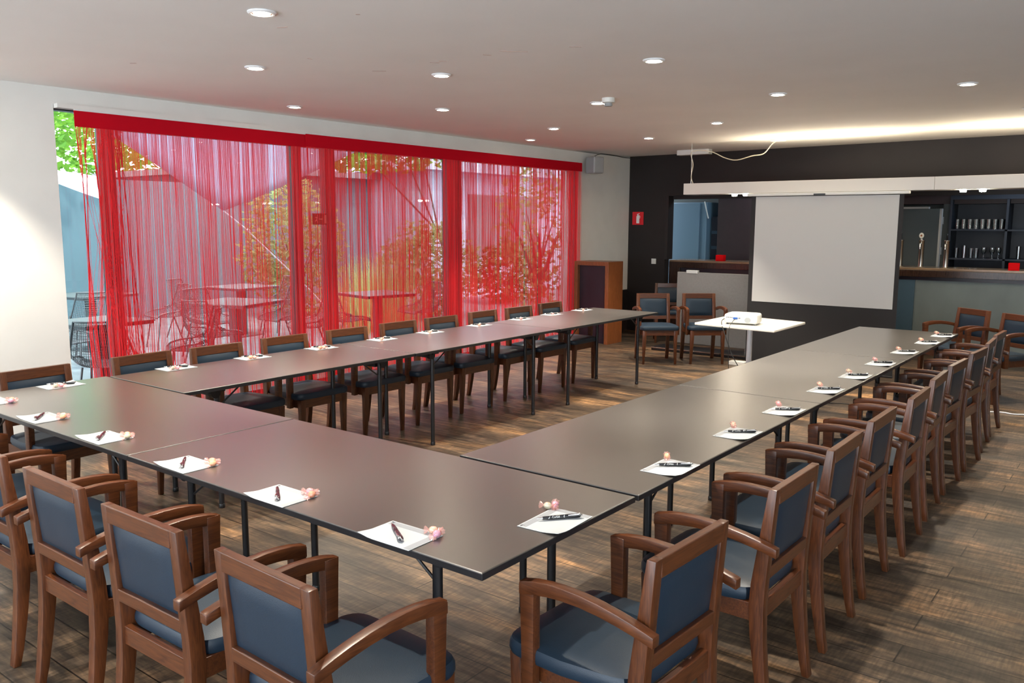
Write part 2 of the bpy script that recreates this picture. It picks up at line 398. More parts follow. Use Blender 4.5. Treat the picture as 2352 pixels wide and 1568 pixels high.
curtain(3.14, 5.35, 2.495, 'red string curtain on the left half of the window, its free end knotted', XW+.055, True)
curtain(5.30, 10.11, 2.50, 'red string curtain hanging straight in the right half of the window', XW+.075)

# ------------------------------------------------------------------ ceiling lamps
dl0 = None
for i, (x, y) in enumerate(LAMPS):
    inview = i < 13
    if dl0 is None:
        t = thing('ceiling_downlight', '', 'ceiling light', (x, y, HC))
        MB().lathe([(.047, -.001), (.068, -.001), (.0685, -.006), (.060, -.013), (.050, -.012), (.047, -.004)], 32).obj('trim_ring', MT['ring'], t, smooth=True)
        MB().lathe([(.048, -.002), (.050, -.010), (.042, -.007), (.040, -.002)], 28).obj('reflector', MT['reflector'], t, smooth=True)
        MB().lathe([(.0405, -.003), (.0405, -.009), (.03, -.013), (.0, -.0145)], 28).obj('lens', MT['lens'], t, smooth=True)
        dl0 = t
    else: t = dup(dl0, (x, y, HC), random.uniform(0, 6), '')
    for k in list(t.children):
        if k.type == 'LIGHT': bpy.data.objects.remove(k)
    t['group'] = 'round downlights in the white ceiling'
    t['_i'] = i
    ld = bpy.data.lights.new('spot', 'SPOT'); ld.energy = LAMP_W; ld.spot_size = math.radians(92); ld.spot_blend = .45; ld.shadow_soft_size = .03; ld.color = (1, .89, .73)
    lo = link('lamp_light', ld, t); lo.location = (0, 0, -.03)
    t.rotation_euler = (0, 0, 0)
    if i in (2, 10):
        ln = [k for k in t.children if k.name.startswith('lens')][0]; ln.data = ln.data.copy(); ln.data.materials[0] = MT['lens_dim']
        ld.energy *= .45
        lo.rotation_euler = (0, math.radians(-26), 0)     # gimbals turned away from the curtain
OUTL = ['above the right edge of the right table row', 'above the near table corner', 'above the chairs of the near table row', 'close to the white wall at the window end', 'behind the camera on the right', 'behind the camera on the left', 'above the chairs before the bar at the right']
LAMPLAB = ['lit round downlight nearest the camera, above the near table row at the top left',
 'lit round downlight directly behind the nearest one on the left of the ceiling',
 'lit round downlight closest to the red curtain above its left half',
 'large lit round downlight at the ceiling centre, left of the brightest one',
 'lit round downlight just behind the ceiling centre one, over the left table row',
 'bright lit round downlight nearest above the right table row',
 'lit downlight beside the small white ceiling sensor',
 'lit round downlight over the far half of the right table row',
 'lit round downlight furthest to the right, over the row of armchairs',
 'lit round downlight above the far half of the left table row',
 'lit round downlight in the far left corner, next to the end of the red curtain',
 'lit round downlight in the far middle of the ceiling, before the white beam',
 'farthest lit round downlight, above the two chairs by the bar']
for o in list(COL.objects):
    if '_i' in o.keys():
        i = o['_i']; del o['_i']
        o['label'] = LAMPLAB[i] if i < 13 else 'lit round downlight outside the photo, ' + OUTL[i-13]
        if i >= 13: o['group'] = 'downlights outside the view'
        else: del o['group']
t = thing('smoke_detector', 'small white round smoke detector beside a ceiling downlight', 'smoke detector', (-3.67, 5.98, HC))
MB().lathe([(.052, 0), (.054, -.02), (.05, -.035), (.034, -.04), (0, -.04)], 24).obj('housing', MT['plasticwhite'], t, smooth=True)
MB().lathe([(.032, -.038), (.032, -.052), (.036, -.054), (.03, -.064), (0, -.066)], 24).obj('sensor_head', MT['plasticgrey'], t, smooth=True)

# ------------------------------------------------------------------ conference tables
def make_table(name='folding_table', L=1.8, Wd=.8, inl=.11, inr=.11):
    t = link(name, None)
    MB().box(-Wd/2, Wd/2, -L/2, L/2, .722, .74).obj('tabletop', MT['laminate'], t, bevel=.003)
    MB().box(-Wd/2-.002, Wd/2+.002, -L/2-.002, -L/2+.004, .7185, .7385).box(-Wd/2-.002, Wd/2+.002, L/2-.004, L/2+.002, .7185, .7385)\
        .box(-Wd/2-.002, -Wd/2+.004, -L/2, L/2, .7185, .7385).box(Wd/2-.004, Wd/2+.002, -L/2, L/2, .7185, .7385).obj('edge_band', MT['edge'], t, bevel=.0015)
    for sy_ in (-1, 1):
        yy = sy_*(L/2-.26)
        MB().box(-Wd/2+inl+.03, Wd/2-inr-.03, yy-.012, yy+.012, .665, .70).box(-Wd/2+.05, Wd/2-.05, yy-.03, yy+.03, .70, .7215).obj('cross_rail', MT['blackmetal'], t)
        for sx in (-1, 1):
            xx = sx*(Wd/2-(inl if sx < 0 else inr))
            lg = MB().tube([(xx, yy, .70), (xx, yy, .02)], .0155, 12).obj('leg', MT['blackmetal'], t, smooth=True)
            MB().lathe([(.0165, 0), (.018, .004), (.018, .022), (.016, .026)], 12, (xx, yy, 0)).obj('foot_cap', MT['edge'], lg, smooth=True)
            MB().tube([(xx, yy, .60), (xx, yy-sy_*.15, .705)], .005, 6).obj('brace', MT['blackmetal'], t, smooth=True)
            MB().loft([[(xx-sx*.012, yy+sy_*.02+.03*math.cos(a), .69+.03*math.sin(a)) for a in [k*2*PI/14 for k in range(14)]],
                       [(xx+sx*.022, yy+sy_*.02+.03*math.cos(a), .69+.03*math.sin(a)) for a in [k*2*PI/14 for k in range(14)]]]).obj('hinge_bracket', MT['blackmetal'], t)
    return t
tb0 = make_table()
tbl0 = make_table(inl=.215, inr=.09)
TBL = []
used_t = set()
def place_table(x0, y0, x1, y1, rz, label, proto=None):
    """centre of footprint, rz = direction of the long axis from +Y"""
    c = ((x0+x1)/2, (y0+y1)/2, 0); proto = proto or tb0
    if proto not in used_t:
        used_t.add(proto); proto.location = c; proto.rotation_euler = (0, 0, rz); return tag(proto, label, 'table')
    o = dup(proto, c, rz, label); o['category'] = 'table'; return o
# right arm
rl = [(2.478, 4.388), (4.392, 6.19), (6.194, 7.995)]
labs = ['dark brown folding table, nearest of the right-hand row, joined to the corner table', 'dark brown folding table in the middle of the right-hand row', 'dark brown folding table at the far end of the right-hand row']
for (a, b_), lb in zip(rl, labs):
    o = place_table(-1.37-.815, a, -1.37, b_, 0, lb)
    for ch in [o]: ch.scale = (.815/.8, (b_-a-.003)/1.8, 1)
ll = [(2.470, 4.275), (4.279, 6.09), (6.094, 7.915)]
labs = ['dark brown folding table, nearest of the left row by the red curtain', 'dark brown folding table in the middle of the left row by the curtain', 'dark brown folding table at the far end of the left row, by the wooden lectern']
for (a, b_), lb in zip(ll, labs):
    o = place_table(-5.0, a, -4.185, b_, math.radians(.3), lb, tbl0)
    o.scale = (.80/.8, (b_-a-.004)/1.8, 1)
near = [(-3.218, -1.372, 'dark brown folding table at the near right corner of the U'), (-5.01, -3.222, 'dark brown folding table at the near left corner of the U')]
for a, b_, lb in near:
    o = place_table(a, 1.64, b_, 2.462, PI/2, lb)
    o.scale = (.815/.8, (b_-a-.003)/1.8, 1)

# ------------------------------------------------------------------ armchairs
def make_chair():
    t = link('armchair', None)
    wd, lt = MT['wood'], MT['leather']
    def ring(x0, x1, y, z, ty): return [(x0, y-ty/2, z), (x1, y-ty/2, z), (x1, y+ty/2, z), (x0, y+ty/2, z)]
    for s in (-1, 1):
        prof = [(-.248, 0, .026, .213), (-.236, .06, .031, .213), (-.218, .18, .040, .212), (-.204, .30, .047, .211), (-.198, .40, .052, .210), (-.201, .48, .050, .209), (-.209, .56, .045, .208), (-.219, .66, .038, .206), (-.235, .812, .028, .204)]
        mb = MB(); mb.loft([ring(s*(xo-.040), s*xo, y, z, ty) for y, z, ty, xo in prof])
        lg = mb.obj('leg', wd, t, bevel=.003, smooth=True)
        MB().lathe([(.010, -.001), (.012, .004), (.010, .008)], 10, (s*.193, -.248, 0)).obj('glide', MT['steel'], lg)
        # front leg
        mb = MB(); mb.loft([[(s*.205-s*a, .195, z), (s*.205+s*(.004 if z > .3 else .0), .195, z), (s*.205+s*(.004 if z > .3 else .0), .195+a, z), (s*.205-s*a, .195+a, z)] for z, a in [(.0, .026), (.30, .040), (.408, .042)]])
        lg = mb.obj('leg', wd, t, bevel=.003, smooth=True)
        MB().lathe([(.010, -.001), (.012, .004), (.010, .008)], 10, (s*.192, .208, 0)).obj('glide', MT['steel'], lg)
        # armrest: post + curved rail in one piece
        ow = .032
        def rg(y, z, tz, xo): return [(s*(xo-ow), y, z-tz), (s*xo, y, z-tz), (s*xo, y, z), (s*(xo-ow), y, z)]
        mb = MB()
        mb.loft([[(s*(.246-ow), .118, z), (s*.246, .118, z), (s*.246, .118+w, z), (s*(.246-ow), .118+w, z)] for z, w in [(.345, .040), (.45, .044), (.615, .050), (.657, .052)]])
        ys = [.170, .158, .12, .07, .02, -.04, -.10, -.16, -.21, -.255, -.272]
        zz = [.652, .659, .668, .674, .676, .674, .668, .658, .647, .635, .630]
        tt = [.034, .040, .040, .038, .036, .034, .033, .032, .031, .030, .030]
        mb.loft([rg(y, z, tz, .248) for y, z, tz in zip(ys, zz, tt)])
        mb.obj('armrest', MT['wood_y'], t, bevel=.002, smooth=True)
    # rails of the back
    MB().loft([[(x, -.249, .758), (x, -.219, .752), (x, -.2215, .812), (x, -.249, .812)] for x in (-.172, .172)]).obj('top_rail', MT['wood_x'], t, bevel=.003)
    MB().loft([[(x, -.228, .498), (x, -.196, .498), (x, -.200, .540), (x, -.229, .540)] for x in (-.172, .172)]).obj('lower_rail', MT['wood_x'], t, bevel=.003)
    # back pad
    mb = MB(); n = 10; rows = 10; vs = []; fs = []
    for side in (0, 1):
        for j in range(rows+1):
            for i in range(n+1):
                u = i/n*2-1; v = j/rows*2-1
                x = u*.167; z = .647+v*.107; yc = -.2145 - (z-.6)*.10
                puff = (1-abs(u)**6)*(1-abs(v)**6)
                y = yc + (.006+.013*puff)*(1 if side == 0 else -.8)
                vs.append((x, y, z))
    def idx(sd, j, i): return sd*(rows+1)*(n+1)+j*(n+1)+i
    for j in range(rows):
        for i in range(n):
            fs.append((idx(0, j, i), idx(0, j, i+1), idx(0, j+1, i+1), idx(0, j+1, i)))
            fs.append((idx(1, j, i), idx(1, j+1, i), idx(1, j+1, i+1), idx(1, j, i+1)))
    for i in range(n):
        fs.append((idx(0, 0, i), idx(1, 0, i), idx(1, 0, i+1), idx(0, 0, i+1))); fs.append((idx(0, rows, i), idx(0, rows, i+1), idx(1, rows, i+1), idx(1, rows, i)))
    for j in range(rows):
        fs.append((idx(0, j, 0), idx(0, j+1, 0), idx(1, j+1, 0), idx(1, j, 0))); fs.append((idx(0, j, n), idx(1, j, n), idx(1, j+1, n), idx(0, j+1, n)))
    mb.add(vs, fs); mb.obj('back_pad', lt, t, smooth=True)
    # seat frame
    mb = MB()
    mb.loft([[(x, .205, .348), (x, .232, .348), (x, .232, .410), (x, .205, .410)] for x in (-.175, .175)])
    mb.loft([[(x, -.215, .352), (x, -.190, .352), (x, -.190, .412), (x, -.215, .412)] for x in (-.18, .18)])
    for s in (-1, 1):
        mb.loft([[(s*.178, y, .348), (s*.206, y, .348), (s*.206, y, .411), (s*.178, y, .411)] for y in (-.18, .20)])
    mb.obj('seat_frame', MT['wood_x'], t, bevel=.002)
    # seat cushion
    mb = MB(); vs = []; fs = []; n = 14
    def halfw(v): return .236 if v > .0 else .236-.030*(-v)
    for layer, (zb, ins) in enumerate([(.412, .004), (.424, 0), (.444, .001), (.455, .006)]):
        ring_ = []
        pts = []
        m_ = 40
        for k in range(m_):
            a = 2*PI*k/m_; c_, s_ = math.cos(a), math.sin(a)
            ex = .28
            u = math.copysign(abs(c_)**ex, c_); v = math.copysign(abs(s_)**ex, s_)
            y = .032 + v*(.222-ins); x = u*(halfw(v)-ins)
            if y < -.165: x = max(-.168, min(.168, x))
            ring_.append((x, y, zb))
        pts.append(ring_); vs.append(ring_)
    for fr_, zc in ((.93, .460), (.8, .4645), (.6, .468), (.35, .470), (.12, .4705)):
        vs.append([(x*fr_, .032+(y-.032)*fr_, zc) for x, y, z in vs[3]])
    mb.loft(vs); mb.obj('seat_cushion', lt, t, smooth=True)
    return t
ch0 = make_chair(); used = [False]
def chair_at(pl, pr, label, z=.808, dx=0):
    """pl, pr = rear top corners (local left, right)"""
    a = math.atan2(pr[1]-pl[1], pr[0]-pl[0])
    mx, my = (pl[0]+pr[0])/2, (pl[1]+pr[1])/2
    loc = (mx - (.249*math.sin(a)), my + .249*math.cos(a), 0)
    if not used[0]:
        used[0] = True; ch0.location = loc; ch0.rotation_euler = (0, 0, a); tag(ch0, label, 'chair'); o = ch0
    else:
        o = dup(ch0, loc, a, label); o['category'] = 'chair'
    return o
def Bp(px, z):
    d = (px[0]-1176)/F_PX*r2 - (px[1]-784)/F_PX*u2 + fwd
    t_ = (z-1.665)/d.z
    return (d.x*t_, d.y*t_)
RC = [((1510,1293),(1673,1199)),((1788,1128),(1880,1068)),((1917,1038),(1983,992)),((2009,970),(2060,936)),((2100,918),(2138,890)),((2147,876),(2181,850)),((2191,841),(2223,825)),((2241,811),(2266,801)),((2274,790),(2289,777)),((2295,769),(2310,761))]
ZT = .808
def snap(pl, pr, lim=7, base=0):
    a = math.atan2(pr[1]-pl[1], pr[0]-pl[0]); d = (a-base+PI) % (2*PI) - PI
    d = max(-math.radians(lim), min(math.radians(lim), d)); a = base+d
    mx, my = (pl[0]+pr[0])/2, (pl[1]+pr[1])/2
    return (mx-.2*math.cos(a), my-.2*math.sin(a)), (mx+.2*math.cos(a), my+.2*math.sin(a))
GR = 'armchairs along the right-hand table row'
for i, (a, b_) in enumerate(RC):
    pl, pr = snap(Bp(a, ZT), Bp(b_, ZT), 3.5 if i else 6, PI/2)
    if i == 0: lb = 'nearest brown armchair on the right side, its blue seat in full view'
    elif i == 9: lb = 'brown armchair at the far end of the right-hand table row'
    else: lb = 'brown armchair, %s from the near corner along the right-hand table row' % ORD[i]
    chair_at(pl, pr, lb)['group'] = GR
NC = [((487,1262),(712,1365)),((228,1158),(403,1228)),((48,1074),(178,1128))]
GN = 'armchairs along the near table row'
nl = ['brown armchair with blue seat at the bottom centre left, nearest the table corner', 'brown armchair, second from the corner along the near table row', 'brown armchair, third from the corner along the near table row',
      'brown armchair cut by the left picture edge, fourth along the near table row', 'brown armchair mostly outside the left edge, fifth along the near table row']
pls = []
for i, (a, b_) in enumerate(NC):
    pl, pr = snap(Bp(a, ZT), Bp(b_, ZT), 3, 0); pls.append((pl, pr)); chair_at(pl, pr, nl[i])['group'] = GN
step = (pls[2][0][0]-pls[0][0][0])/2; yb = pls[2][0][1]
for k in (1, 2):
    pl = (pls[2][0][0]+step*k, yb); pr = (pl[0]+.4, yb); chair_at(pl, pr, nl[2+k])['group'] = GN
LC = [((0,858),(148,834)),((257,822),(385,805)),((437,800),(548,786)),((598,778),(700,766)),((750,758),(836,751)),((872,743),(950,736)),((974,731),(1046,724)),((1076,718),(1134,711)),((1160,708),(1216,702)),((1236,698),(1285,692))]
GL = 'armchairs along the curtain side of the tables'
for i, (a, b_) in enumerate(LC):
    A, B = Bp(a, ZT), Bp(b_, ZT)
    pl, pr = snap(B, A, 3, -PI/2)
    if i == 0: lb = 'black padded armchair in front of the white wall at the left edge'
    elif i == 9: lb = 'black padded armchair at the far end of the curtain side, beside the lectern'
    else: lb = 'black padded armchair, %s from the left in the row before the red curtain' % ORD[i-1]
    chair_at(pl, pr, lb)['group'] = GL
chair_at(Bp((1536, 674), ZT), Bp((1463, 674), ZT), 'armchair facing the camera beyond the left table row, left of a pair')
chair_at(Bp((1642, 674), ZT), Bp((1567, 674), ZT), 'armchair facing the camera, right one of the pair, half behind the projector table')
chair_at(Bp((2277, 715), ZT), Bp((2205, 706), ZT), 'armchair standing before the grey bar front, behind the end of the right table row')
pr = Bp((2308, 719), ZT); a1 = Bp((2277, 715), ZT); a0 = Bp((2205, 706), ZT)
vx, vy = a1[0]-a0[0], a1[1]-a0[1]; L_ = math.hypot(vx, vy); vx, vy = vx/L_*.4, vy/L_*.4
chair_at((pr[0]+vx, pr[1]+vy), pr, 'armchair before the bar front, cut off by the right picture edge')
chair_at((-5.50, 11.12), (-5.85, 10.92), 'armchair in the shadow against the black wall, behind the facing pair')

# ------------------------------------------------------------------ place settings
ZS = .7405
def sheet_mesh():
    mb = MB(); nx, ny = 10, 7; vs = []; fs = []
    for lay in (0, 1):
        for j in range(ny+1):
            for i in range(nx+1):
                x = -.105+.21*i/nx; y = -.0745+.149*j/ny
                curl = max(0, (-.055-x)/.05)*max(0, (-.02-y)/.055)*.008
                vs.append((x, y, .0006+curl+lay*.0010))
    W1 = (nx+1)*(ny+1)
    for j in range(ny):
        for i in range(nx):
            a = j*(nx+1)+i
            fs.append((a+W1, a+1+W1, a+nx+2+W1, a+nx+1+W1)); fs.append((a, a+nx+1, a+nx+2, a+1))
    for i in range(nx):
        a = i; fs.append((a, a+1, a+1+W1, a+W1)); a = ny*(nx+1)+i; fs.append((a, a+W1, a+1+W1, a+1))
    for j in range(ny):
        a = j*(nx+1); fs.append((a, a+W1, a+nx+1+W1, a+nx+1)); a = j*(nx+1)+nx; fs.append((a, a+nx+1, a+nx+1+W1, a+W1))
    mb.add(vs, fs); return mb.mesh('paper_sheet', MT['paper'], smooth=True)
sh_me = sheet_mesh()
band_me = MB().box(-.098, .103, .046, .070, .00165, .00185).box(.079, .103, -.070, .046, .00165, .00185).mesh('printed_band', MT['band'])
mark_me = MB().box(-.098, -.090, .062, .069, .0019, .002).box(-.088, -.086, .056, .069, .0019, .002).mesh('corner_mark', MT['ink'])
def pen_parts(body):
    # pen along +X: tip at -x, lies at z=.0055
    R_ = .0052
    def lx(prof, n=14):
        mb = MB(); rings = [[(x, r*math.cos(2*PI*k/n), .0062+r*math.sin(2*PI*k/n)) for k in range(n)] for x, r in prof]
        return mb.loft(rings)
    bar = lx([(-.050, .0036), (-.048, .0042), (-.02, .0052), (.0, .0053), (.0008, .0048), (.002, .0053), (.03, .0056), (.055, .0058), (.064, .0052), (.068, .0035)]).mesh('barrel', body, smooth=True)
    tip = lx([(-.068, .0008), (-.066, .0012), (-.050, .0034)]).mesh('tip', MT['chrome'], smooth=True)
    mb = MB(); mb.tube([(.028, 0, .0122), (.045, 0, .0142), (.060, 0, .0150), (.068, 0, .0128), (.0715, 0, .0085), (.069, 0, .0055)], [.0012, .0022, .0030, .0030, .0026, .002], 8)
    mb.xform(Matrix.Translation((0, 0, .0062)) @ Matrix.Rotation(math.radians(48), 4, 'X') @ Matrix.Translation((0, 0, -.0062))); clip = mb.mesh('clip', MT['chrome'], smooth=True)
    return bar, tip, clip
pen_b = pen_parts(MT['penblack']); pen_p = pen_parts(MT['penplum'])
# white lettering on the black pens
fc = bpy.data.curves.new('txt', 'FONT'); fc.body = 'Corbie'; fc.size = .0082; fc.extrude = .00008; fc.align_x = 'CENTER'; fc.align_y = 'CENTER'
fo = bpy.data.objects.new('txt', fc); COL.objects.link(fo)
dg = bpy.context.evaluated_depsgraph_get(); lt_me = bpy.data.meshes.new_from_object(fo.evaluated_get(dg)); lt_me.name = 'lettering'
bpy.data.objects.remove(fo); lt_me.materials.clear(); lt_me.materials.append(MT['lettering'])
lt_me.transform(Matrix.Translation((-.010, -.0050, .0088)) @ Matrix.Rotation(math.radians(60), 4, 'X'))
lg_mb = MB()
T60 = Matrix.Translation((0, -.0050, .0088)) @ Matrix.Rotation(math.radians(60), 4, 'X')
lg_mb.add([T60 @ Vector(p) for p in [(-.034, -.003, 0), (-.031, -.003, 0), (-.027, .0035, 0), (-.030, .001, 0)]], [(0, 1, 2, 3)])
lg_mb.add([T60 @ Vector(p) for p in [(.014, -.002, .0002), (.016, -.0032, .0002), (.0165, -.0018, .0002), (.0158, .0, .0002), (.0168, .0022, .0002), (.0185, .0030, .0002), (.0160, .0034, .0002), (.0142, .001, .0002)]], [tuple(range(8))])
emb_me = lg_mb.mesh('emblem', MT['lettering'])
def place_pen(x, y, a, black, label):
    t = thing('ballpoint_pen', label, 'pen', (x, y, ZS+.0018), a, 'pens on the note sheets')
    t.scale = (1.06, 1.3, 1.25)
    b_, tp, cl = pen_b if black else pen_p
    link('barrel', b_, t); link('tip', tp, t); link('clip', cl, t)
    if black: link('lettering', lt_me, t); link('emblem', emb_me, t)
    return t
# candies
cd_me = {}
def candy_mesh(col):
    if col in cd_me: return cd_me[col]
    mb = MB(); n = 14; rings = []
    for i in range(1, 10):
        th = PI*i/10; rings.append([(.0115*math.cos(th), .0095*math.sin(th)*math.cos(2*PI*k/n), .0098+.0095*math.sin(th)*math.sin(2*PI*k/n)) for k in range(n)])
    mb.loft(rings); cd_me[col] = mb.mesh('sweet', MT['candy_'+col], smooth=True); return cd_me[col]
def wrap_mesh(sd):
    mb = MB(); n = 14; rnd = random.Random(sd)
    for s in (-1, 1):
        rings = []
        for x, r in [(.010, .0035), (.0125, .0025), (.017, .0075), (.023, .0115)]:
            rings.append([(s*x+rnd.uniform(-.0008, .0008), r*(1+.14*math.cos(k*PI))*math.cos(2*PI*k/n), .0098+r*.8*(1+.14*math.cos(k*PI))*math.sin(2*PI*k/n)) for k in range(n)])
        mb.loft(rings, False)
    rings = [[(.0122*math.cos(th), .0104*math.sin(th)*math.cos(2*PI*k/n), .0100+.0102*math.sin(th)*math.sin(2*PI*k/n)) for k in range(n)] for th in [PI*i/8 for i in range(1, 8)]]
    mb.loft(rings, False)
    return mb.mesh('wrapper', MT['wrap'], smooth=True)
wr_me = [wrap_mesh(i) for i in range(3)]
def place_candy(x, y, a, col, label, z=ZS, j=0):
    t = thing('wrapped_sweet', label, 'sweet', (x, y, z+.0018), a, 'wrapped sweets beside the note sheets')
    link('sweet', candy_mesh(col), t); link('wrapper', wr_me[j % 3], t); t.scale = (1.2, 1.2, 1.2)
def loc2w(cx, cyy, a, lx, ly): return (cx+lx*math.cos(a)-ly*math.sin(a), cyy+lx*math.sin(a)+ly*math.cos(a))
def setting(cx, cyy, a, row, where, cols, penoff, penrot, black, candyoffs):
    t = thing('note_sheet', 'white note sheet, '+where, 'paper', (cx, cyy, ZS), a, 'note sheets along the '+row)
    link('paper', sh_me, t); link('printed_band', band_me, t); link('corner_mark', mark_me, t)
    px, py = loc2w(cx, cyy, a, *penoff)
    place_pen(px, py, a+penrot, black, ('black pen on the sheet ' if black else 'dark plum pen on the sheet ')+where)
    for k, (c, off) in enumerate(zip(cols, candyoffs)):
        x, y = loc2w(cx, cyy, a, *off)
        place_candy(x, y, a+.5+k*1.3, c, c+' sweet at the sheet '+where, ZS if abs(off[0]) < .1 and abs(off[1]) < .07 else ZS-.0018, k)
# near row : sheet faces +Y
NP = [(918,1230),(643,1139),(426,1067),(237,1005),(95,960),(-20,923)]
ncol = [('cream', 'lilac'), ('pink', 'orange'), ('orange', 'yellow'), ('orange', 'green'), ('cream', 'yellow'), ('orange', 'lilac')]
prot = [-.58, -.62, -.62, -.67, -.66, -.66]
for i, p in enumerate(NP):
    x, y = Bp(p, .741)
    wh = ('nearest the corner on the near row' if i == 0 else '%s from the corner on the near row' % ORD[i])
    setting(x-.002, y+.004, math.radians([1, .5, -.5, 0, 0, 0][i]), 'near table row', wh, ncol[i], (-.015, 0), prot[i], False, [(.074, .066), (.100, .052)])
# right row : long side along Y, band at inner side
RP = [(1276,1197),(1540,1074),(1695,996),(1801,944),(1897,896),(1965,864),(2023,835),(2078,809),(2130,787),(2165,771)]
rcol = [('lilac', 'green'), ('yellow',), ('cream',), ('pink',), ('cream',), ('green',), ('pink',), ('cream',), ('yellow',), ('cream',)]
for i, p in enumerate(RP):
    x, y = Bp(p, .741)
    wh = ('nearest the corner on the right-hand row' if i == 0 else 'at the far end of the right-hand row' if i == 9 else '%s from the corner on the right-hand row' % ORD[i])
    a = PI/2+math.radians([3, 1, 0, 0, 0, 1, -1, 0, 1, 0][i])
    setting(x, y, a, 'right-hand table row', wh, rcol[i], (.018, 0), -.73 if i == 0 else -.9, True, [(.106, .068), (.084, .082)])
# left row (faces -X side) : candies on the inner side
LP = [(140,885),(405,845),(580,821),(738,799),(878,779),(988,763),(1100,747),(1195,733),(1267,722),(1337,712)]
lcol = [('green', 'pink'), ('green', 'pink'), ('yellow', 'cream'), ('yellow', 'cream'), ('cream',), ('cream',), ('cream',), ('pink',), ('pink',), ('cream',)]
for i, p in enumerate(LP):
    x, y = Bp(p, .741)
    wh = ('before the black padded chair at the left edge' if i == 0 else 'at the far end of the curtain-side row' if i == 9 else '%s from the left on the curtain-side row' % ORD[i-1])
    a = -PI/2+math.radians([2, 0, 0, 1, 0, -1, 0, 0, 1, 0][i])
    setting(x, y, a, 'curtain-side table row', wh, lcol[i], (-.01, -.02), 2.55, True, [(.052, .048), (.026, .060)])

# ------------------------------------------------------------------ lectern
t = thing('wooden_lectern', 'orange brown wooden lectern with a dark recessed front, by the end of the curtain', 'lectern', (-6.04, 9.93, 0), 0)
Wl, Dl, Hl = .56, .39, 1.14
MB().box(-Wl, -Wl+.055, 0, Dl, 0, Hl).obj('side_panel', MT['wood2'], t, bevel=.002)
MB().box(-.055, 0, 0, Dl, 0, Hl).obj('side_panel', MT['wood2'], t, bevel=.002)
MB().box(-Wl+.055, -.055, 0, Dl, Hl-.055, Hl).obj('top_panel', MT['wood2'], t, bevel=.002)
MB().box(-Wl+.055, -.055, .06, .08, 0, Hl-.055).obj('front_panel', MT['darkpanel'], t)

# ------------------------------------------------------------------ screen, beam, projector
t = thing('projection_screen', 'pulled down white projection screen with black borders, below the white beam', 'screen', (0, 9.7, 0))
mb = MB(); nx, nz = 12, 16; vs = []; fs = []
def scr(x0, x1, z0, z1, y0, m, name):
    mb = MB(); mb.box(x0, x1, y0-.0015, y0+.0015, z0, z1); return mb.obj(name, m, t)
scr(-3.955, -2.275, .015, 2.0, .004, MT['blackcloth'], 'black_border')
scr(-3.90, -2.32, .752, 1.978, -.001, MT['screen'], 'screen_surface')
MB().tube([(-3.955, .004, .012), (-2.275, .004, .012)], .012, 10).obj('bottom_bar', MT['blackcloth'], t)
MB().box(-4.0, -2.22, -.035, .035, 1.985, 2.018).obj('housing', MT['plasticwhite'], t, bevel=.006)
MB().box(-3.215, -3.09, -.05, -.036, 1.985, 2.003).obj('pull_latch', MT['blackmetal'], t)
bmt = thing('light_beam', 'long white suspended beam with small spotlights above the bar', 'light fixture', (0, 9.88, 0))
MB().box(-4.86, -2.0, -.14, .14, 2.022, 2.158).obj('beam_board', MT['beam'], bmt, bevel=.003)
mb = MB().loft([[(-1.998, -.14, 2.022), (-1.998, .14, 2.022), (-1.998, .14, 2.158), (-1.998, -.14, 2.158)], [(3.2, -.30, 2.040), (3.2, -.02, 2.040), (3.2, -.02, 2.176), (3.2, -.30, 2.176)]])
mb.obj('beam_board', MT['beam'], bmt, bevel=.003)
for x in (-4.22, -4.08, -1.74, -1.56, -.2, .0, 1.5, 1.7):
    s_ = MB().lathe([(.0, -.03), (.028, -.03), (.034, -.005), (.034, .004)], 16, (x, -.06, 2.026)).obj('spotlight', MT['lens'], bmt, smooth=True)
    ld = bpy.data.lights.new('spot', 'SPOT'); ld.energy = 14; ld.spot_size = math.radians(110); ld.spot_blend = .6; ld.shadow_soft_size = .03; ld.color = (1, .86, .68)
    lo = link('spot_light', ld, s_); lo.location = (x, -.06, 1.985)
for x in (-3.2, -1.0, .8):
    ld = bpy.data.lights.new('up', 'AREA'); ld.shape = 'RECTANGLE'; ld.size = 1.5; ld.size_y = .08; ld.energy = 20; ld.color = (1, .84, .6)
    u = MB().box(x-.75, x+.75, .03, .09, 2.150, 2.164).obj('uplight_tube', MT['ring'], bmt)
    lo = link('uplight', ld, u); lo.location = (x, .06, 2.20); lo.rotation_euler = (PI, 0, 0)
MB().tube([(-4.83, 0, 2.158), (-4.83, 0, 2.662)], .003, 6).obj('suspension_wire', MT['steel'], bmt)
MB().cable([(-4.80, 0, 2.158), (-4.83, 0, 2.25), (-4.82, .02, 2.40), (-4.84, .0, 2.54), (-4.75, .05, 2.57), (-4.6, .1, 2.545), (-4.45, .15, 2.47), (-4.3, .15, 2.44), (-4.1, .13, 2.48), (-3.95, .12, 2.50), (-3.85, .1, 2.60), (-3.80, .15, 2.65)], .006, 8).obj('power_cable', MT['cablebeige'], bmt, smooth=True)
MB().box(-3.88, -3.72, .12, .21, 2.64, 2.6795).obj('ceiling_rose', MT['plasticwhite'], bmt, bevel=.004)
t = thing('transformer_box', 'flat white transformer box under the ceiling by the black wall', 'box', (-5.34, 11.0, 0))
MB().box(-.24, .24, -.06, .06, 2.61, 2.6795).obj('box_body', MT['plasticwhite'], t, bevel=.006)

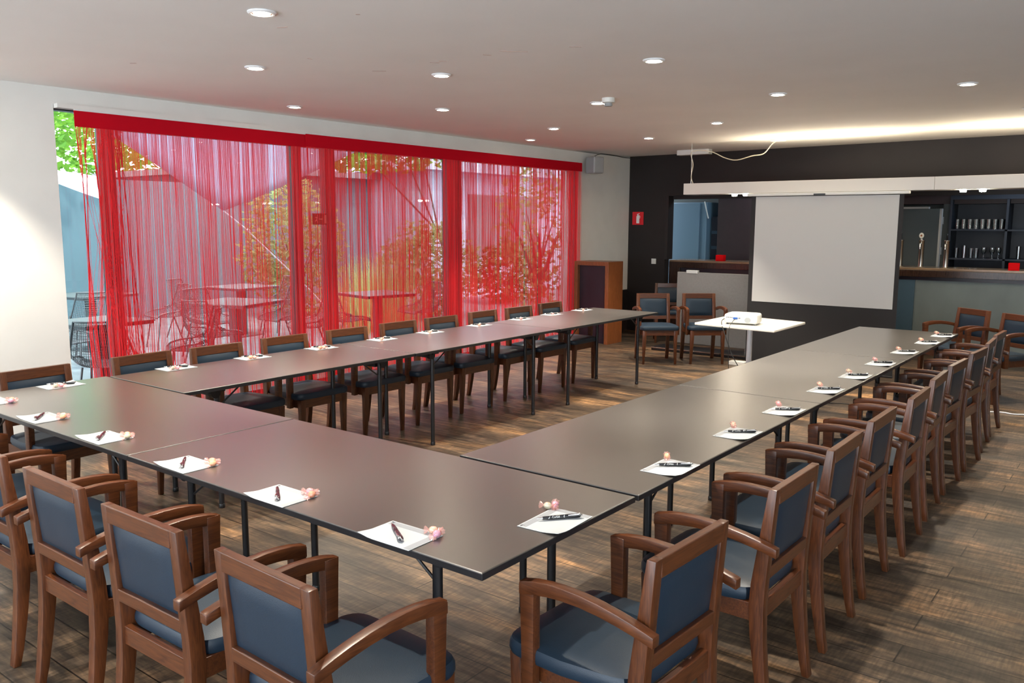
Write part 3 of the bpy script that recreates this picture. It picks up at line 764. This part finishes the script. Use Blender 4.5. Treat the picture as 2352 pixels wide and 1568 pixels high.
t = thing('projector_table', 'white square table on one post carrying the projector', 'table', (0, 0, 0))
pc = [(-3.50, 7.33), (-2.69, 7.23), (-2.69, 8.04), (-3.51, 8.20)]
MB().prism(pc, .715, .738).obj('tabletop', MT['tabletopwhite'], t, bevel=.006)
MB().tube([(-3.10, 7.70, .715), (-3.10, 7.70, .03)], .026, 16).obj('post', MT['whitemetal'], t, smooth=True)
MB().lathe([(.0, .0), (.27, .0), (.27, .008), (.06, .03), (.0, .032)], 32, (-3.10, 7.70, 0)).obj('base', MT['whitemetal'], t, smooth=True)
MB().lathe([(.0, .70), (.1, .70), (.1, .715), (.0, .715)], 20, (-3.10, 7.70, 0)).obj('top_plate', MT['whitemetal'], t)
t = thing('projector', 'white projector with cables on the white square table', 'projector', (-3.085, 7.42, .7382), math.radians(9)); t.scale = (1.12, 1.1, 1.12)
MB().loft([[(x*f+0, y*f+.15*(1-f), z) for x, y in [(-.135, .01), (-.12, 0), (.12, 0), (.135, .01), (.14, .11), (.13, .20), (.10, .225), (-.10, .225), (-.13, .2), (-.14, .11)]] for z, f in [(.012, .97), (.02, 1), (.07, 1), (.082, .97), (.088, .9)]]).obj('body', MT['plasticwhite'], t, bevel=.003, smooth=True)
MB().box(-.06, -.022, -.006, .0, .045, .062).obj('video_plug', MT['blueplug'], t, bevel=.002)
mb = MB()
for k in range(4): mb.box(-.115+.014*k, -.107+.014*k, -.002, .001, .055, .062)
mb.box(-.015, .0, -.002, .001, .052, .058); mb.obj('sockets', MT['ink'], t)
MB().loft([[(.06+.026*math.cos(a), -.0008-dy, .042+.022*math.sin(a)) for a in [k*2*PI/20 for k in range(20)]] for dy in (0, .0015)]).obj('fan_grille', MT['plasticgrey'], t)
for sx, sy_ in ((-.11, .02), (.11, .02), (0, .2)):
    MB().lathe([(.009, 0), (.009, .012), (0, .012)], 10, (sx, sy_, 0)).obj('foot', MT['ink'], t)
MB().cable([(-.133, -.002, .045), (-.142, -.05, .02), (-.10, -.12, -.05), (-.02, -.12, -.25), (.10, -.09, -.45), (.20, .05, -.70), (.25, .25, -.733)], .0035, 6).obj('power_cable', MT['cableblack'], t, smooth=True)
MB().cable([(-.045, -.006, .045), (-.056, -.05, .02), (-.058, -.13, -.03), (-.055, -.13, -.25), (-.04, -.12, -.5), (-.03, -.1, -.733)], .0025, 6).obj('video_cable', MT['cableblack'], t, smooth=True)
t = thing('cable_box', 'small white box on the floor at the foot of the black screen border', 'box', (-3.93, 9.47, 0))
MB().box(-.11, .09, -.05, .05, 0, .05).obj('box_body', MT['plasticwhite'], t, bevel=.006)

# ------------------------------------------------------------------ partition panel and base
t = thing('partition_panel', 'grey fabric partition panel standing before the left part of the bar', 'partition', (0, 10.18, 0))
MB().box(-5.12, -4.05, -.02, .02, .095, 1.035).obj('panel', MT['greyfelt'], t, bevel=.003)
for x in (-5.02, -4.15): MB().tube([(x, 0, .10), (x, 0, .05)], .012, 8).obj('foot_post', MT['steel'], t)
MB().box(-4.99, -4.83, -.026, .026, 1.02, 1.062).obj('clip', MT['plasticgrey'], t, bevel=.003)
t = thing('floor_rail', 'long dark metal case lying on the floor under the grey partition', 'metal case', (0, 10.03, 0), math.radians(0))
MB().box(-5.34, -4.02, -.13, .20, 0, .048).obj('case_body', MT['blackmetal'], t, bevel=.008)
MB().box(-5.34, -4.02, -.136, -.128, .034, .046).obj('edge_strip', MT['steel'], t)

# ------------------------------------------------------------------ bar
t = thing('bar_counter', 'long bar counter with wooden top and grey front across the opening', 'bar', (0, 0, 0))
YBF = 11.68
MB().box(-6.03, XR-.02, YBF, YBF+.50, 1.09, 1.119).obj('counter_top', MT['counter'], t, bevel=.004)
MB().box(-6.03, XR-.02, YBF-.006, YBF+.10, 1.005, 1.09).obj('counter_apron', MT['bartop'], t, bevel=.003)
MB().box(-6.03, -5.855, YBF, YBF+.48, 0, 1.005).obj('end_post', MT['bartop'], t, bevel=.003)
MB().box(-5.855, XR-.02, YBF+.06, YBF+.10, 0.96, 1.005).obj('shadow_rail', MT['darkpanel'], t)
MB().box(-5.855, -2.77, YBF+.07, YBF+.12, .08, .96).obj('front_panel', MT['darkpanel'], t)
MB().box(-2.77, -2.555, YBF+.05, YBF+.12, .08, .96).obj('pilaster', MT['bluegrey'], t)
MB().box(-2.555, XR-.02, YBF+.07, YBF+.12, .08, .96).obj('front_panel', MT['concrete'], t)
MB().box(-5.855, XR-.02, YBF+.10, YBF+.14, 0, .08).obj('plinth', MT['blackmetal'], t)
def tap(x, lab, white):
    t = thing('beer_tap', lab, 'beer tap', (x, 11.83, 1.119), 0, 'beer taps on the bar')
    MB().lathe([(.05, 0), (.052, .008), (.034, .012), (.034, .33), (.037, .335), (.037, .345), (.02, .352), (0, .353)], 24).obj('column', MT['steel'], t, smooth=True)
    sp = MB().tube([(0, -.03, .30), (0, -.075, .30), (0, -.085, .285), (0, -.085, .235)], [.011, .011, .010, .008], 10).obj('spout', MT['chrome'], t, smooth=True)
    if white:
        mb = MB(); mb.lathe([(.008, .34), (.012, .355), (.014, .365)], 12, (0, -.02, 0))
        mb.loft([[(.028*math.cos(a)*f, -.03-dy, .405+.036*math.sin(a)*f) for a in [k*2*PI/20 for k in range(20)]] for dy, f in ((0, .8), (.006, 1), (.012, 1), (.018, .8))])
        hd = mb.obj('tap_handle', MT['plasticwhite'], t, smooth=True)
        MB().loft([[(.012*math.cos(a), -.048-dy, .405+.012*math.sin(a)) for a in [k*2*PI/14 for k in range(14)]] for dy in (0, .0015)]).obj('badge', MT['wood2'], hd)
    else:
        MB().tube([(0, -.02, .34), (.005, -.03, .37), (.008, -.03, .43)], [.006, .011, .009], 10).obj('tap_handle', MT['penblack'], t, smooth=True)
tap(-2.777, 'steel beer tap with black handle right beside the projection screen', False)
tap(-2.527, 'steel beer tap with a round white handle, middle one on the bar', True)
tap(-2.235, 'steel beer tap with black handle, rightmost on the bar', False)
def candle(x, lab):
    t = thing('candle_holder', lab, 'candle holder', (x, 11.79, 1.1192), .1)
    s = .058; h = .088
    mb = MB(); mb.box(-s, s, -s, s, 0, .012)
    for q in ((-s, s, -s, -s+.009), (-s, s, s-.009, s), (-s, -s+.009, -s, s), (s-.009, s, -s, s)): mb.box(q[0], q[1], q[2], q[3], .0, h)
    mb.obj('glass', MT['redglass'], t)
    MB().lathe([(.0, .0125), (.026, .0125), (.026, .03), (.0, .032)], 16).obj('candle', MT['wax'], t)
candle(-5.245, 'red glass candle holder on the bar left of the screen')
candle(-1.474, 'red glass candle holder on the bar at the right edge')

# behind the bar
t = thing('refrigerator', 'tall pale blue fridge seen through the opening left of the screen', 'fridge', (0, 12.93, 0))
MB().box(-6.86, -6.02, .0, .5, .03, 2.011).obj('cabinet', MT['fridge'], t, bevel=.01)
MB().box(-6.85, -6.13, -.045, -.002, .06, 2.0).obj('door', MT['fridge'], t, bevel=.008)
MB().tube([(-6.06, -.01, 2.02), (-6.02, -.03, 1.9), (-5.99, .0, 1.75)], .01, 6).obj('hose', MT['plasticwhite'], t)
MB().box(-6.8, -6.08, .05, .45, 0, .03).obj('base', MT['ink'], t)
t = thing('dark_shelf_rack', 'narrow dark blue shelf beside the pale fridge', 'shelf', (0, 13.09, 0))
MB().box(-6.0, -5.875, 0, .3, 0, 1.78).obj('cabinet', MT['navy'], t)
for z in (1.0, 1.25, 1.5): MB().box(-6.0, -5.8755, -.01, .0, z, z+.05).obj('shelf_front', MT['bluegrey'], t)
t = struct('door_1', MB().box(-3.13, -2.575, 13.03, 13.07, 0, 1.883), MT['grey_wall'])
struct('door_frame', MB().box(-2.95, -2.555, 12.22, 12.30, 1.87, 1.895).box(-2.42, -2.395, 12.22, 12.30, 0, 1.87), MT['plasticgrey'], t)
for z in (1.3, 1.72): MB().box(-2.548, -2.52, 12.99, 13.02, z-.05, z+.05).obj('hinge', MT['plasticgrey'], t)
struct('wall_bar', MB().box(-2.548, -2.445, 13.08, 13.57, 0, 1.947), MT['grey_wall'])
t = thing('bottle_shelving', 'dark navy shelving with drinking glasses behind the bar', 'shelving', (0, 12.98, 0))
mb = MB()
mb.box(-2.445, XR-.1, .40, .43, .3, 2.04).box(-2.445, XR-.1, 0, .43, 2.005, 2.06)
for x in (-2.445, -1.765, -.58, .6, 1.8): mb.box(x, x+.03, 0, .41, .3, 2.0)
mb.obj('cabinet', MT['navy'], t)
for z in (1.580, 1.186): MB().box(-2.415, XR-.1, .0, .40, z, z+.022).obj('shelf', MT['navy'], t)
MB().box(-2.445, XR-.1, 0, .42, 0, .3).obj('base_cabinet', MT['navy'], t)
tum = MB().lathe([(.0, .001), (.026, .001), (.033, .135), (.0315, .135), (.0245, .008), (.0, .008)], 14).mesh('tumbler', MT['cup'], smooth=True)
gob = MB().lathe([(.0, .001), (.03, .001), (.028, .004), (.005, .01), (.004, .05), (.02, .065), (.034, .10), (.030, .15), (.0285, .15), (.032, .10), (.018, .068), (.0, .062)], 14).mesh('goblet', MT['cup'], smooth=True)
tall = MB().lathe([(.0, .001), (.024, .001), (.026, .17), (.0245, .17), (.0225, .006), (.0, .006)], 14).mesh('tall_glass', MT['cup'], smooth=True)
for i in range(8):
    for j in range(2):
        o = link('drinking_glass', tum); o.location = (-2.355+.0765*i, 13.06+.11*j, 1.6025)
        tag(o, 'clear tumbler, %s from the left in the %s row on the upper bar shelf' % (ORD[i], ('front', 'back')[j]), 'glass', 'tumblers on the upper shelf')
lows = [(tum, -2.341, 'short clear tumbler at the left end of the lower bar shelf'), (tall, -2.245, 'tall narrow glass second from the left on the lower bar shelf'), (tum, -2.160, 'clear tumbler third from the left on the lower bar shelf'), (tum, -2.096, 'clear tumbler fourth from the left on the lower bar shelf'),
        (gob, -2.006, 'stemmed glass left of the two at the shelf post on the lower bar shelf'), (gob, -1.905, 'stemmed glass in the right part of the lower bar shelf'), (gob, -1.830, 'stemmed glass nearest the shelf post on the lower bar shelf'), (tall, -1.596, 'single tall glass in the right bay of the bar shelving')]
for me, x, lb in lows:
    o = link('drinking_glass', me); o.location = (x, 13.06, 1.2085); tag(o, lb, 'glass', 'glasses on the lower shelf')
ld = bpy.data.lights.new('bar', 'AREA'); ld.size = .5; ld.energy = 9; ld.color = (.70, .85, 1.0)  # cool fill light, added unseen to brighten the space behind the bar
t = thing('bar_fill_lamp', 'added square fill lamp behind the bar, unseen behind the dark header wall', 'ceiling light', (-5.0, 12.4, HC))
MB().box(-.3, .3, -.3, .3, -.03, 0).obj('lamp_body', MT['ring'], t)
lo = link('lamp_light', ld, t); lo.location = (0, 0, -.04)
t = dup(t, (-1.5, 12.4, HC), 0, 'second added square fill lamp behind the bar, unseen behind the dark header wall'); t['category'] = 'ceiling light'

# ------------------------------------------------------------------ wall fittings
def yf(x): return ywall(x)
t = thing('fire_sign', 'red square fire extinguisher sign on the black wall', 'sign', (-6.52, yf(-6.52)-.004, 1.742), math.radians(-2.9))
MB().box(-.099, .099, -.002, .003, -.098, .098).obj('sign_plate', MT['redsign'], t)
mb = MB(); mb.box(-.026, .026, -.004, -.002, -.075, .03)
mb.loft([[(x, y, z) for x, z in [(-.026, .03), (.026, .03), (.012, .048), (-.012, .048)]] for y in (-.004, -.002)])
mb.box(-.008, .008, -.004, -.002, .048, .06); mb.loft([[(x, y, z) for x, z in [(-.022, .055), (.03, .068), (.03, .078), (-.015, .066)]] for y in (-.004, -.002)])
mb.loft([[(x, y, z) for x, z in [(.018, .04), (.036, .025), (.03, .0), (.038, .0), (.044, .03), (.02, .052)]] for y in (-.004, -.002)])
mb.obj('extinguisher_symbol', MT['signwhite'], t)
t = thing('light_switch', 'cream square light switch on the black wall', 'switch', (-6.22, yf(-6.22)-.001, 1.094), math.radians(-2.9))
MB().box(-.040, .040, -.008, .0, -.040, .040).obj('plate', MT['plasticwhite'], t, bevel=.002); MB().box(-.030, .030, -.011, -.008, -.030, .030).obj('rocker', MT['plasticwhite'], t, bevel=.001)
t = thing('wall_speaker', 'small light grey loudspeaker high on the white wall by the ceiling', 'speaker', (-6.51, 10.28, 2.49), math.radians(-20))
MB().box(-.10, .10, -.09, .09, -.13, .10).obj('cabinet', MT['plasticgrey'], t, bevel=.02, seg=3)
MB().box(-.175, -.10, -.02, .02, -.03, .03).obj('bracket', MT['blackmetal'], t)
MB().cable([(-.1, .02, .09), (-.08, .15, .150), (.0, .35, .135), (-.05, .6, .115), (-.06, .9, .12), (-.1, 1.1, .12)], .005, 6).obj('cable', MT['cableblack'], t, smooth=True)
t = thing('exit_sign', 'small emergency exit sign with running figure and arrow on the window glass', 'sign', (XG+.06, 5.555, 1.697), math.radians(90))
MB().box(-.125, .06, -.003, .003, -.055, .055).obj('sign_plate', MT['exitgreen'], t)
def flat(poly): return MB().loft([[(x, y, z) for x, z in poly] for y in (-.0045, -.003)])
mb = flat([(.018, -.042), (.046, -.042), (.046, .042), (.018, .042)])
mb.add([], [])
for pl_ in ([(-.045, -.004), (-.012, -.004), (-.012, -.010), (.004, 0), (-.012, .010), (-.012, .004), (-.045, .004)],
            [(-.083, -.01), (-.073, -.012), (-.068, .018), (-.078, .022)], [(-.083, -.01), (-.100, -.022), (-.098, -.027), (-.078, -.016)],
            [(-.077, -.012), (-.066, -.038), (-.060, -.036), (-.071, -.008)], [(-.078, .022), (-.095, .016), (-.094, .012), (-.076, .016)], [(-.07, .014), (-.056, .006), (-.055, .01), (-.068, .02)],
            [(-.071, .026), (-.063, .026), (-.061, .034), (-.068, .038), (-.073, .033)]):
    q = flat(pl_); mb.add(q.v, q.f)
mb.obj('pictogram', MT['exitlight'], t)
t = thing('floor_cable', 'white cable lying on the floor behind the far right chairs', 'cable', (0, 0, 0))
MB().cable([(-1.40, 8.46, .006), (-1.25, 8.50, .006), (-1.16, 8.47, .006), (-1.06, 8.51, .006), (-.97, 8.49, .006), (-.85, 8.54, .006), (-.5, 8.6, .006), (.4, 8.7, .006)], .006, 8).obj('cable', MT['whitemetal'], t, smooth=True)
t = thing('power_cable', 'thin dark cable on the floor between the tables in the right background', 'cable', (0, 0, 0))
MB().cable([(-2.7, 7.9, .004), (-2.4, 7.955, .004), (-2.3, 8.0, .004), (-2.15, 8.02, .004), (-1.95, 7.98, .004), (-1.6, 8.1, .004), (-1.42, 8.44, .004)], .004, 6).obj('cable', MT['cableblack'], t, smooth=True)

# ------------------------------------------------------------------ garden outside
struct('ground', MB().box(-36, XW-.281, -8, 34, -.12, -.02), MT['patio'])
struct('wall_garden', MB().box(-14.2, -14.0, -3, 9.6, -.02, 2.36), MT['render'])
t = thing('garden_building', 'pale building with overhanging eave beyond the bushes', 'building', (0, 0, 0))
MB().box(-19, -12.6, 13.2, 26, -.02, 2.75).obj('wall', MT['render2'], t)
MB().box(-19.4, -12.1, 12.7, 26.5, 2.75, 2.95).obj('eave', MT['render2'], t)
MB().box(-12.62, -12.55, 14.6, 17.2, .9, 2.3).obj('window', MT['roofdark'], t)
t = thing('garden_pavilion', 'grey low building behind the shrubs in the middle of the window', 'building', (0, 0, 0))
MB().box(-19, -14.2, 9.6, 13.1, -.02, 2.6).obj('wall', MT['render'], t)
MB().box(-19.2, -13.9, 9.3, 13.15, 2.6, 2.72).obj('eave', MT['roofdark'], t)
t = thing('garden_post', 'slim white post standing in the garden behind the left curtain', 'post', (-9.9, 4.97, -.02))
MB().tube([(0, 0, 0), (0, 0, 1.9)], .04, 12).obj('shaft', MT['whitemetal'], t, smooth=True)
MB().lathe([(0, 0), (.14, 0), (.14, .03), (0, .035)], 20).obj('base', MT['patiometal'], t)
def sail(name, lab, A, Lc, N, Rc, sag=.35, m=None):
    t = thing(name, lab, 'shade sail', (0, 0, 0)); A, Lc, N, Rc = map(Vector, (A, Lc, N, Rc)); n = 16; vs = []
    for j in range(n+1):
        for i in range(n+1):
            u, v = i/n, j/n
            p = A*(1-u)*(1-v)+Lc*u*(1-v)+Rc*(1-u)*v+N*u*v
            c = (A+Lc+N+Rc)/4
            k = sag*(4*u*(1-u)*(1-(4*v*(1-v))*.6) + 4*v*(1-v)*(1-(4*u*(1-u))*.6))*.28
            p = p.lerp(Vector((c.x, c.y, p.z)), min(.4, k*(1 if (u in (0, 1) or v in (0, 1)) else .6)))
            vs.append(p)
    fs = [(j*(n+1)+i, j*(n+1)+i+1, (j+1)*(n+1)+i+1, (j+1)*(n+1)+i) for j in range(n) for i in range(n)]
    me = bpy.data.meshes.new('cloth'); me.from_pydata([tuple(v) for v in vs], [], fs); me.materials.append(m or MT['sail'])
    for p in me.polygons: p.use_smooth = True
    o = link('cloth', me, t); md = o.modifiers.new('s', 'SOLIDIFY'); md.thickness = .004
    return t
t = sail('shade_sail', 'large white shade sail stretched over the terrace behind the left curtain', (-9.3, 6.15, 1.80), (-8.6, 3.1, 3.1), (-6.75, 5.2, 3.45), (-10.6, 11.6, 3.5))
MB().tube([(-9.3, 6.15, 1.80), (-9.25, 6.4, 1.6), (-9.1, 7.3, .75), (-9.0, 8.0, .0)], .009, 6).obj('rope', MT['whitemetal'], t)
MB().lathe([(.0, 0), (.03, .01), (.0, .04)], 8, (-9.24, 6.45, 1.55)).obj('shackle', MT['steel'], t)
sail('shade_sail', 'small bright white sail corner in front of the green tree at the far left', (-10.8, 5.40, 1.94), (-10.75, 4.55, 2.22), (-11.4, 3.9, 2.42), (-11.9, 5.9, 2.29), .2, MT['sail_bright'])

def garden_table(x, y, s, rz, label):
    t = thing('garden_table', label, 'garden table', (x, y, -.02), rz, 'garden tables outside')
    MB().box(-s/2, s/2, -s/2, s/2, .725, .74).obj('tabletop', MT['patiotop'], t, bevel=.003)
    MB().box(-s/2+.01, s/2-.01, -s/2+.01, s/2-.01, .70, .725).obj('top_frame', MT['patiometal'], t)
    MB().box(-.05, .05, -.05, .05, .02, .70).obj('post', MT['patiometal'], t, bevel=.003)
    MB().box(-.22, .22, -.22, .22, 0, .02).obj('base_plate', MT['patiometal'], t)
garden_table(-8.12, 3.95, .72, math.radians(6), 'grey square garden table outside the uncurtained left end of the window')
garden_table(-11.2, 5.35, .85, math.radians(12), 'grey garden table near the garden wall, behind the nearest table on the left')
garden_table(-8.85, 5.95, .85, math.radians(20), 'garden table behind the left curtain, between several chairs')
garden_table(-10.9, 7.45, .8, math.radians(8), 'garden table further back behind the left curtain')
garden_table(-8.45, 7.9, .78, math.radians(-12), 'garden table before the grasses behind the right curtain')
def wire_chair():
    t = link('garden_chair', None); nu, nv = 28, 38
    prof = [(.24, .43), (.20, .435), (.12, .425), (.0, .415), (-.10, .42), (-.17, .45), (-.21, .52), (-.24, .62), (-.27, .74), (-.29, .84)]
    def P_(v):
        f = v*(len(prof)-1); i = min(int(f), len(prof)-2); k = f-i
        return prof[i][0]*(1-k)+prof[i+1][0]*k, prof[i][1]*(1-k)+prof[i+1][1]*k
    vs = []
    for j in range(nv+1):
        v = j/nv; y, z = P_(v)
        w = .24+.03*math.sin(v*PI)-.05*max(0, v-.6)/.4
        for i in range(nu+1):
            u = i/nu*2-1
            lift = .10*abs(u)**4*math.sin(min(1, v*1.1)*PI)
            vs.append((u*w, y+(.07*abs(u)**3 if v > .45 else 0), z+lift*(1 if v < .6 else .5)))
    fs = [(j*(nu+1)+i, j*(nu+1)+i+1, (j+1)*(nu+1)+i+1, (j+1)*(nu+1)+i) for j in range(nv) for i in range(nu)]
    me = bpy.data.meshes.new('mesh_shell'); me.from_pydata(vs, [], fs); me.materials.append(MT['patiometal'])
    o = link('mesh_shell', me, t); md = o.modifiers.new('w', 'WIREFRAME'); md.thickness = .0045; md.use_replace = True
    e = [(nu+1)*j for j in range(nv+1)] + [(nu+1)*nv+i for i in range(1, nu+1)] + [(nu+1)*j+nu for j in range(nv-1, -1, -1)] + [i for i in range(nu-1, -1, -1)]
    MB().tube([vs[k] for k in e], .010, 6).obj('rim', MT['patiometal'], t, smooth=True)
    for s in (-1, 1):
        MB().tube([(s*.17, .17, .43), (s*.21, .24, 0)], .010, 8).obj('leg', MT['patiometal'], t, smooth=True)
        MB().tube([(s*.17, -.12, .43), (s*.20, -.27, 0)], .010, 8).obj('leg', MT['patiometal'], t, smooth=True)
    return t
wc = wire_chair(); gcs = [
 (-7.62, 4.62, 150, 'wire mesh garden chair right of the nearest garden table, silver rim catching light'),
 (-7.35, 3.62, 50, 'dark wire garden chair in front of the nearest garden table'),
 (-9.15, 4.05, -70, 'wire garden chair behind the nearest garden table, at the window end'),
 (-10.4, 5.0, 70, 'wire garden chair at the wall-side garden table'),
 (-10.6, 6.1, 170, 'wire garden chair to the right of the wall-side garden table'),
 (-8.35, 5.3, 10, 'wire garden chair left front of the middle garden table'),
 (-8.2, 6.55, 150, 'wire garden chair right front of the middle garden table'),
 (-9.5, 6.0, -80, 'wire garden chair behind the middle garden table'),
 (-9.1, 6.85, 175, 'wire garden chair right of the middle garden table, turned sideways'),
 (-11.4, 6.9, -60, 'wire garden chair at the back garden table, left side'),
 (-10.9, 8.15, 180, 'wire garden chair at the back garden table, right side'),
 (-8.35, 7.25, -15, 'wire garden chair left of the table before the grasses'),
 (-8.35, 8.65, 165, 'wire garden chair right of the table before the grasses')]
for i, (x, y, a, lb) in enumerate(gcs):
    if i == 0: wc.location = (x, y, -.02); wc.rotation_euler = (0, 0, math.radians(a)); tag(wc, lb, 'garden chair', 'wire garden chairs on the terrace')
    else: dup(wc, (x, y, -.02), math.radians(a), lb)['category'] = 'garden chair'

def foliage(name, lab, cat, c, rad, n, size, m, trunk=True, seed=1, elong=1.6, gaps=.2, branches=5, off=(0, 0)):
    t = thing(name, lab, cat, (c[0], c[1], -.02)); rnd = random.Random(seed); vs = []; fs = []
    zc = c[2]
    while len(fs) < n*2:
        p = Vector((rnd.uniform(-1, 1), rnd.uniform(-1, 1), rnd.uniform(-1, 1)))
        if p.length > 1 or p.length < .35: continue
        if noise.noise(p*2.6+Vector((seed, 0, 0))) < gaps-.35: continue
        q = Vector((p.x*rad[0]+off[0], p.y*rad[1]+off[1], zc+p.z*rad[2]))
        if q.z < .03: continue
        s = size*rnd.uniform(.6, 1.3)
        d = Vector((rnd.uniform(-1, 1), rnd.uniform(-1, 1), rnd.uniform(-.7, .5))).normalized()
        w = d.cross(Vector((rnd.uniform(-1, 1), rnd.uniform(-1, 1), 1))).normalized()*s*.35
        nn = d.cross(w).normalized()*s*.12
        o = len(vs); vs += [q, q+d*s*.5*elong/1.6+w+nn, q+d*s*elong/1.6*1.1, q+d*s*.5*elong/1.6-w+nn]
        fs += [(o, o+1, o+2), (o, o+2, o+3)]
    me = bpy.data.meshes.new('leaves'); me.from_pydata([tuple(v) for v in vs], [], fs); me.materials.append(m)
    link('leaves', me, t)
    if trunk:
        mb = MB(); zt = zc
        mb.tube([(0, 0, 0), (rad[0]*.05, .02, zt*.5), (0, 0, zt)], [.05*trunk, .04*trunk, .025*trunk], 8)
        for k in range(branches):
            a = k*2*PI/branches+.4; mb.tube([(0, 0, zt*(.25+.1*(k % 4))), (off[0]*.6+rad[0]*.4*math.cos(a), off[1]*.6+rad[1]*.4*math.sin(a), zt*.95), (off[0]+rad[0]*.8*math.cos(a), off[1]+rad[1]*.8*math.sin(a), zc+rad[2]*.3)], [.02*trunk, .014*trunk, .006], 6)
        mb.obj('trunk', MT['bark'], t, smooth=True)
    return t
foliage('leafy_tree', 'bright green leafy tree seen through the uncurtained gap at the far left', 'tree', (-15.5, 5.6, 4.2), (2.6, 3.4, 2.3), 8500, .16, MT['leaf_green'], 3, 3)
foliage('leafy_tree', 'broad dark tree rising behind the garden wall left of the sail', 'tree', (-20.5, -2.5, 4.6), (3, 3.5, 2.6), 3600, .26, MT['leaf_dark'], 3, 4)
foliage('leafy_tree', 'tall green tree behind the low garden building', 'tree', (-25.0, 15.5, 5.6), (4.5, 5.5, 2.9), 6000, .3, MT['leaf_green'], 3, 5)
foliage('maple_branch_tree', 'maple with light green leaves reaching under the window top', 'tree', (-11.2, 12.35, 2.95), (.8, 1.9, .42), 1300, .17, MT['leaf_green'], 1.0, 6, 1.3, .1, 3, (.3, -2.4))
foliage('vine_plant', 'vine with large yellow green leaves beside the white wall at the window end', 'climbing plant', (-8.2, 2.78, 1.9), (.35, .35, .9), 260, .13, MT['leaf_green'], .5, 8, 1.3, .1)
foliage('garden_shrub', 'tall loose shrub behind the garden tables, near the window mullions', 'shrub', (-12.6, 9.75, 1.2), (.9, 1.0, 1.3), 2200, .12, MT['leaf_olive'], 1, 9)
foliage('garden_shrub', 'round bushy shrub with pale tips in the centre of the right curtain', 'shrub', (-10.4, 11.0, .9), (.8, 1.05, .85), 2400, .11, MT['leaf_olive'], 1, 10)
foliage('garden_shrub', 'low dark shrub under the eave of the pale building', 'shrub', (-11.2, 14.3, .6), (.8, 1.0, .7), 1500, .12, MT['leaf_dark'], 1, 11)
foliage('young_tree', 'slender open tree at the right end of the curtained window', 'tree', (-9.1, 12.5, 1.45), (.8, .95, 1.5), 900, .11, MT['leaf_olive'], 1.2, 12, 1.8, .3, 8)
t = thing('ornamental_grass', 'clump of tall straw green grass behind the garden table of the right curtain', 'grass', (-9.9, 9.2, -.02)); rnd = random.Random(5); vs = []; fs = []
for k in range(900):
    x0, y0 = rnd.gauss(0, .28), rnd.gauss(0, .32); dx, dy = rnd.gauss(0, .28), rnd.gauss(0, .3); h = rnd.uniform(.7, 1.45); w = .006
    o = len(vs)
    for q in range(4):
        f = q/3; vs += [(x0+dx*f*f, y0+dy*f*f-w*(1-f*.8), h*f*(1-.15*f)), (x0+dx*f*f, y0+dy*f*f+w*(1-f*.8), h*f*(1-.15*f))]
        if q: fs.append((o+2*q-2, o+2*q-1, o+2*q+1, o+2*q))
me = bpy.data.meshes.new('blades'); me.from_pydata(vs, [], fs); me.materials.append(MT['grass']); link('blades', me, t)
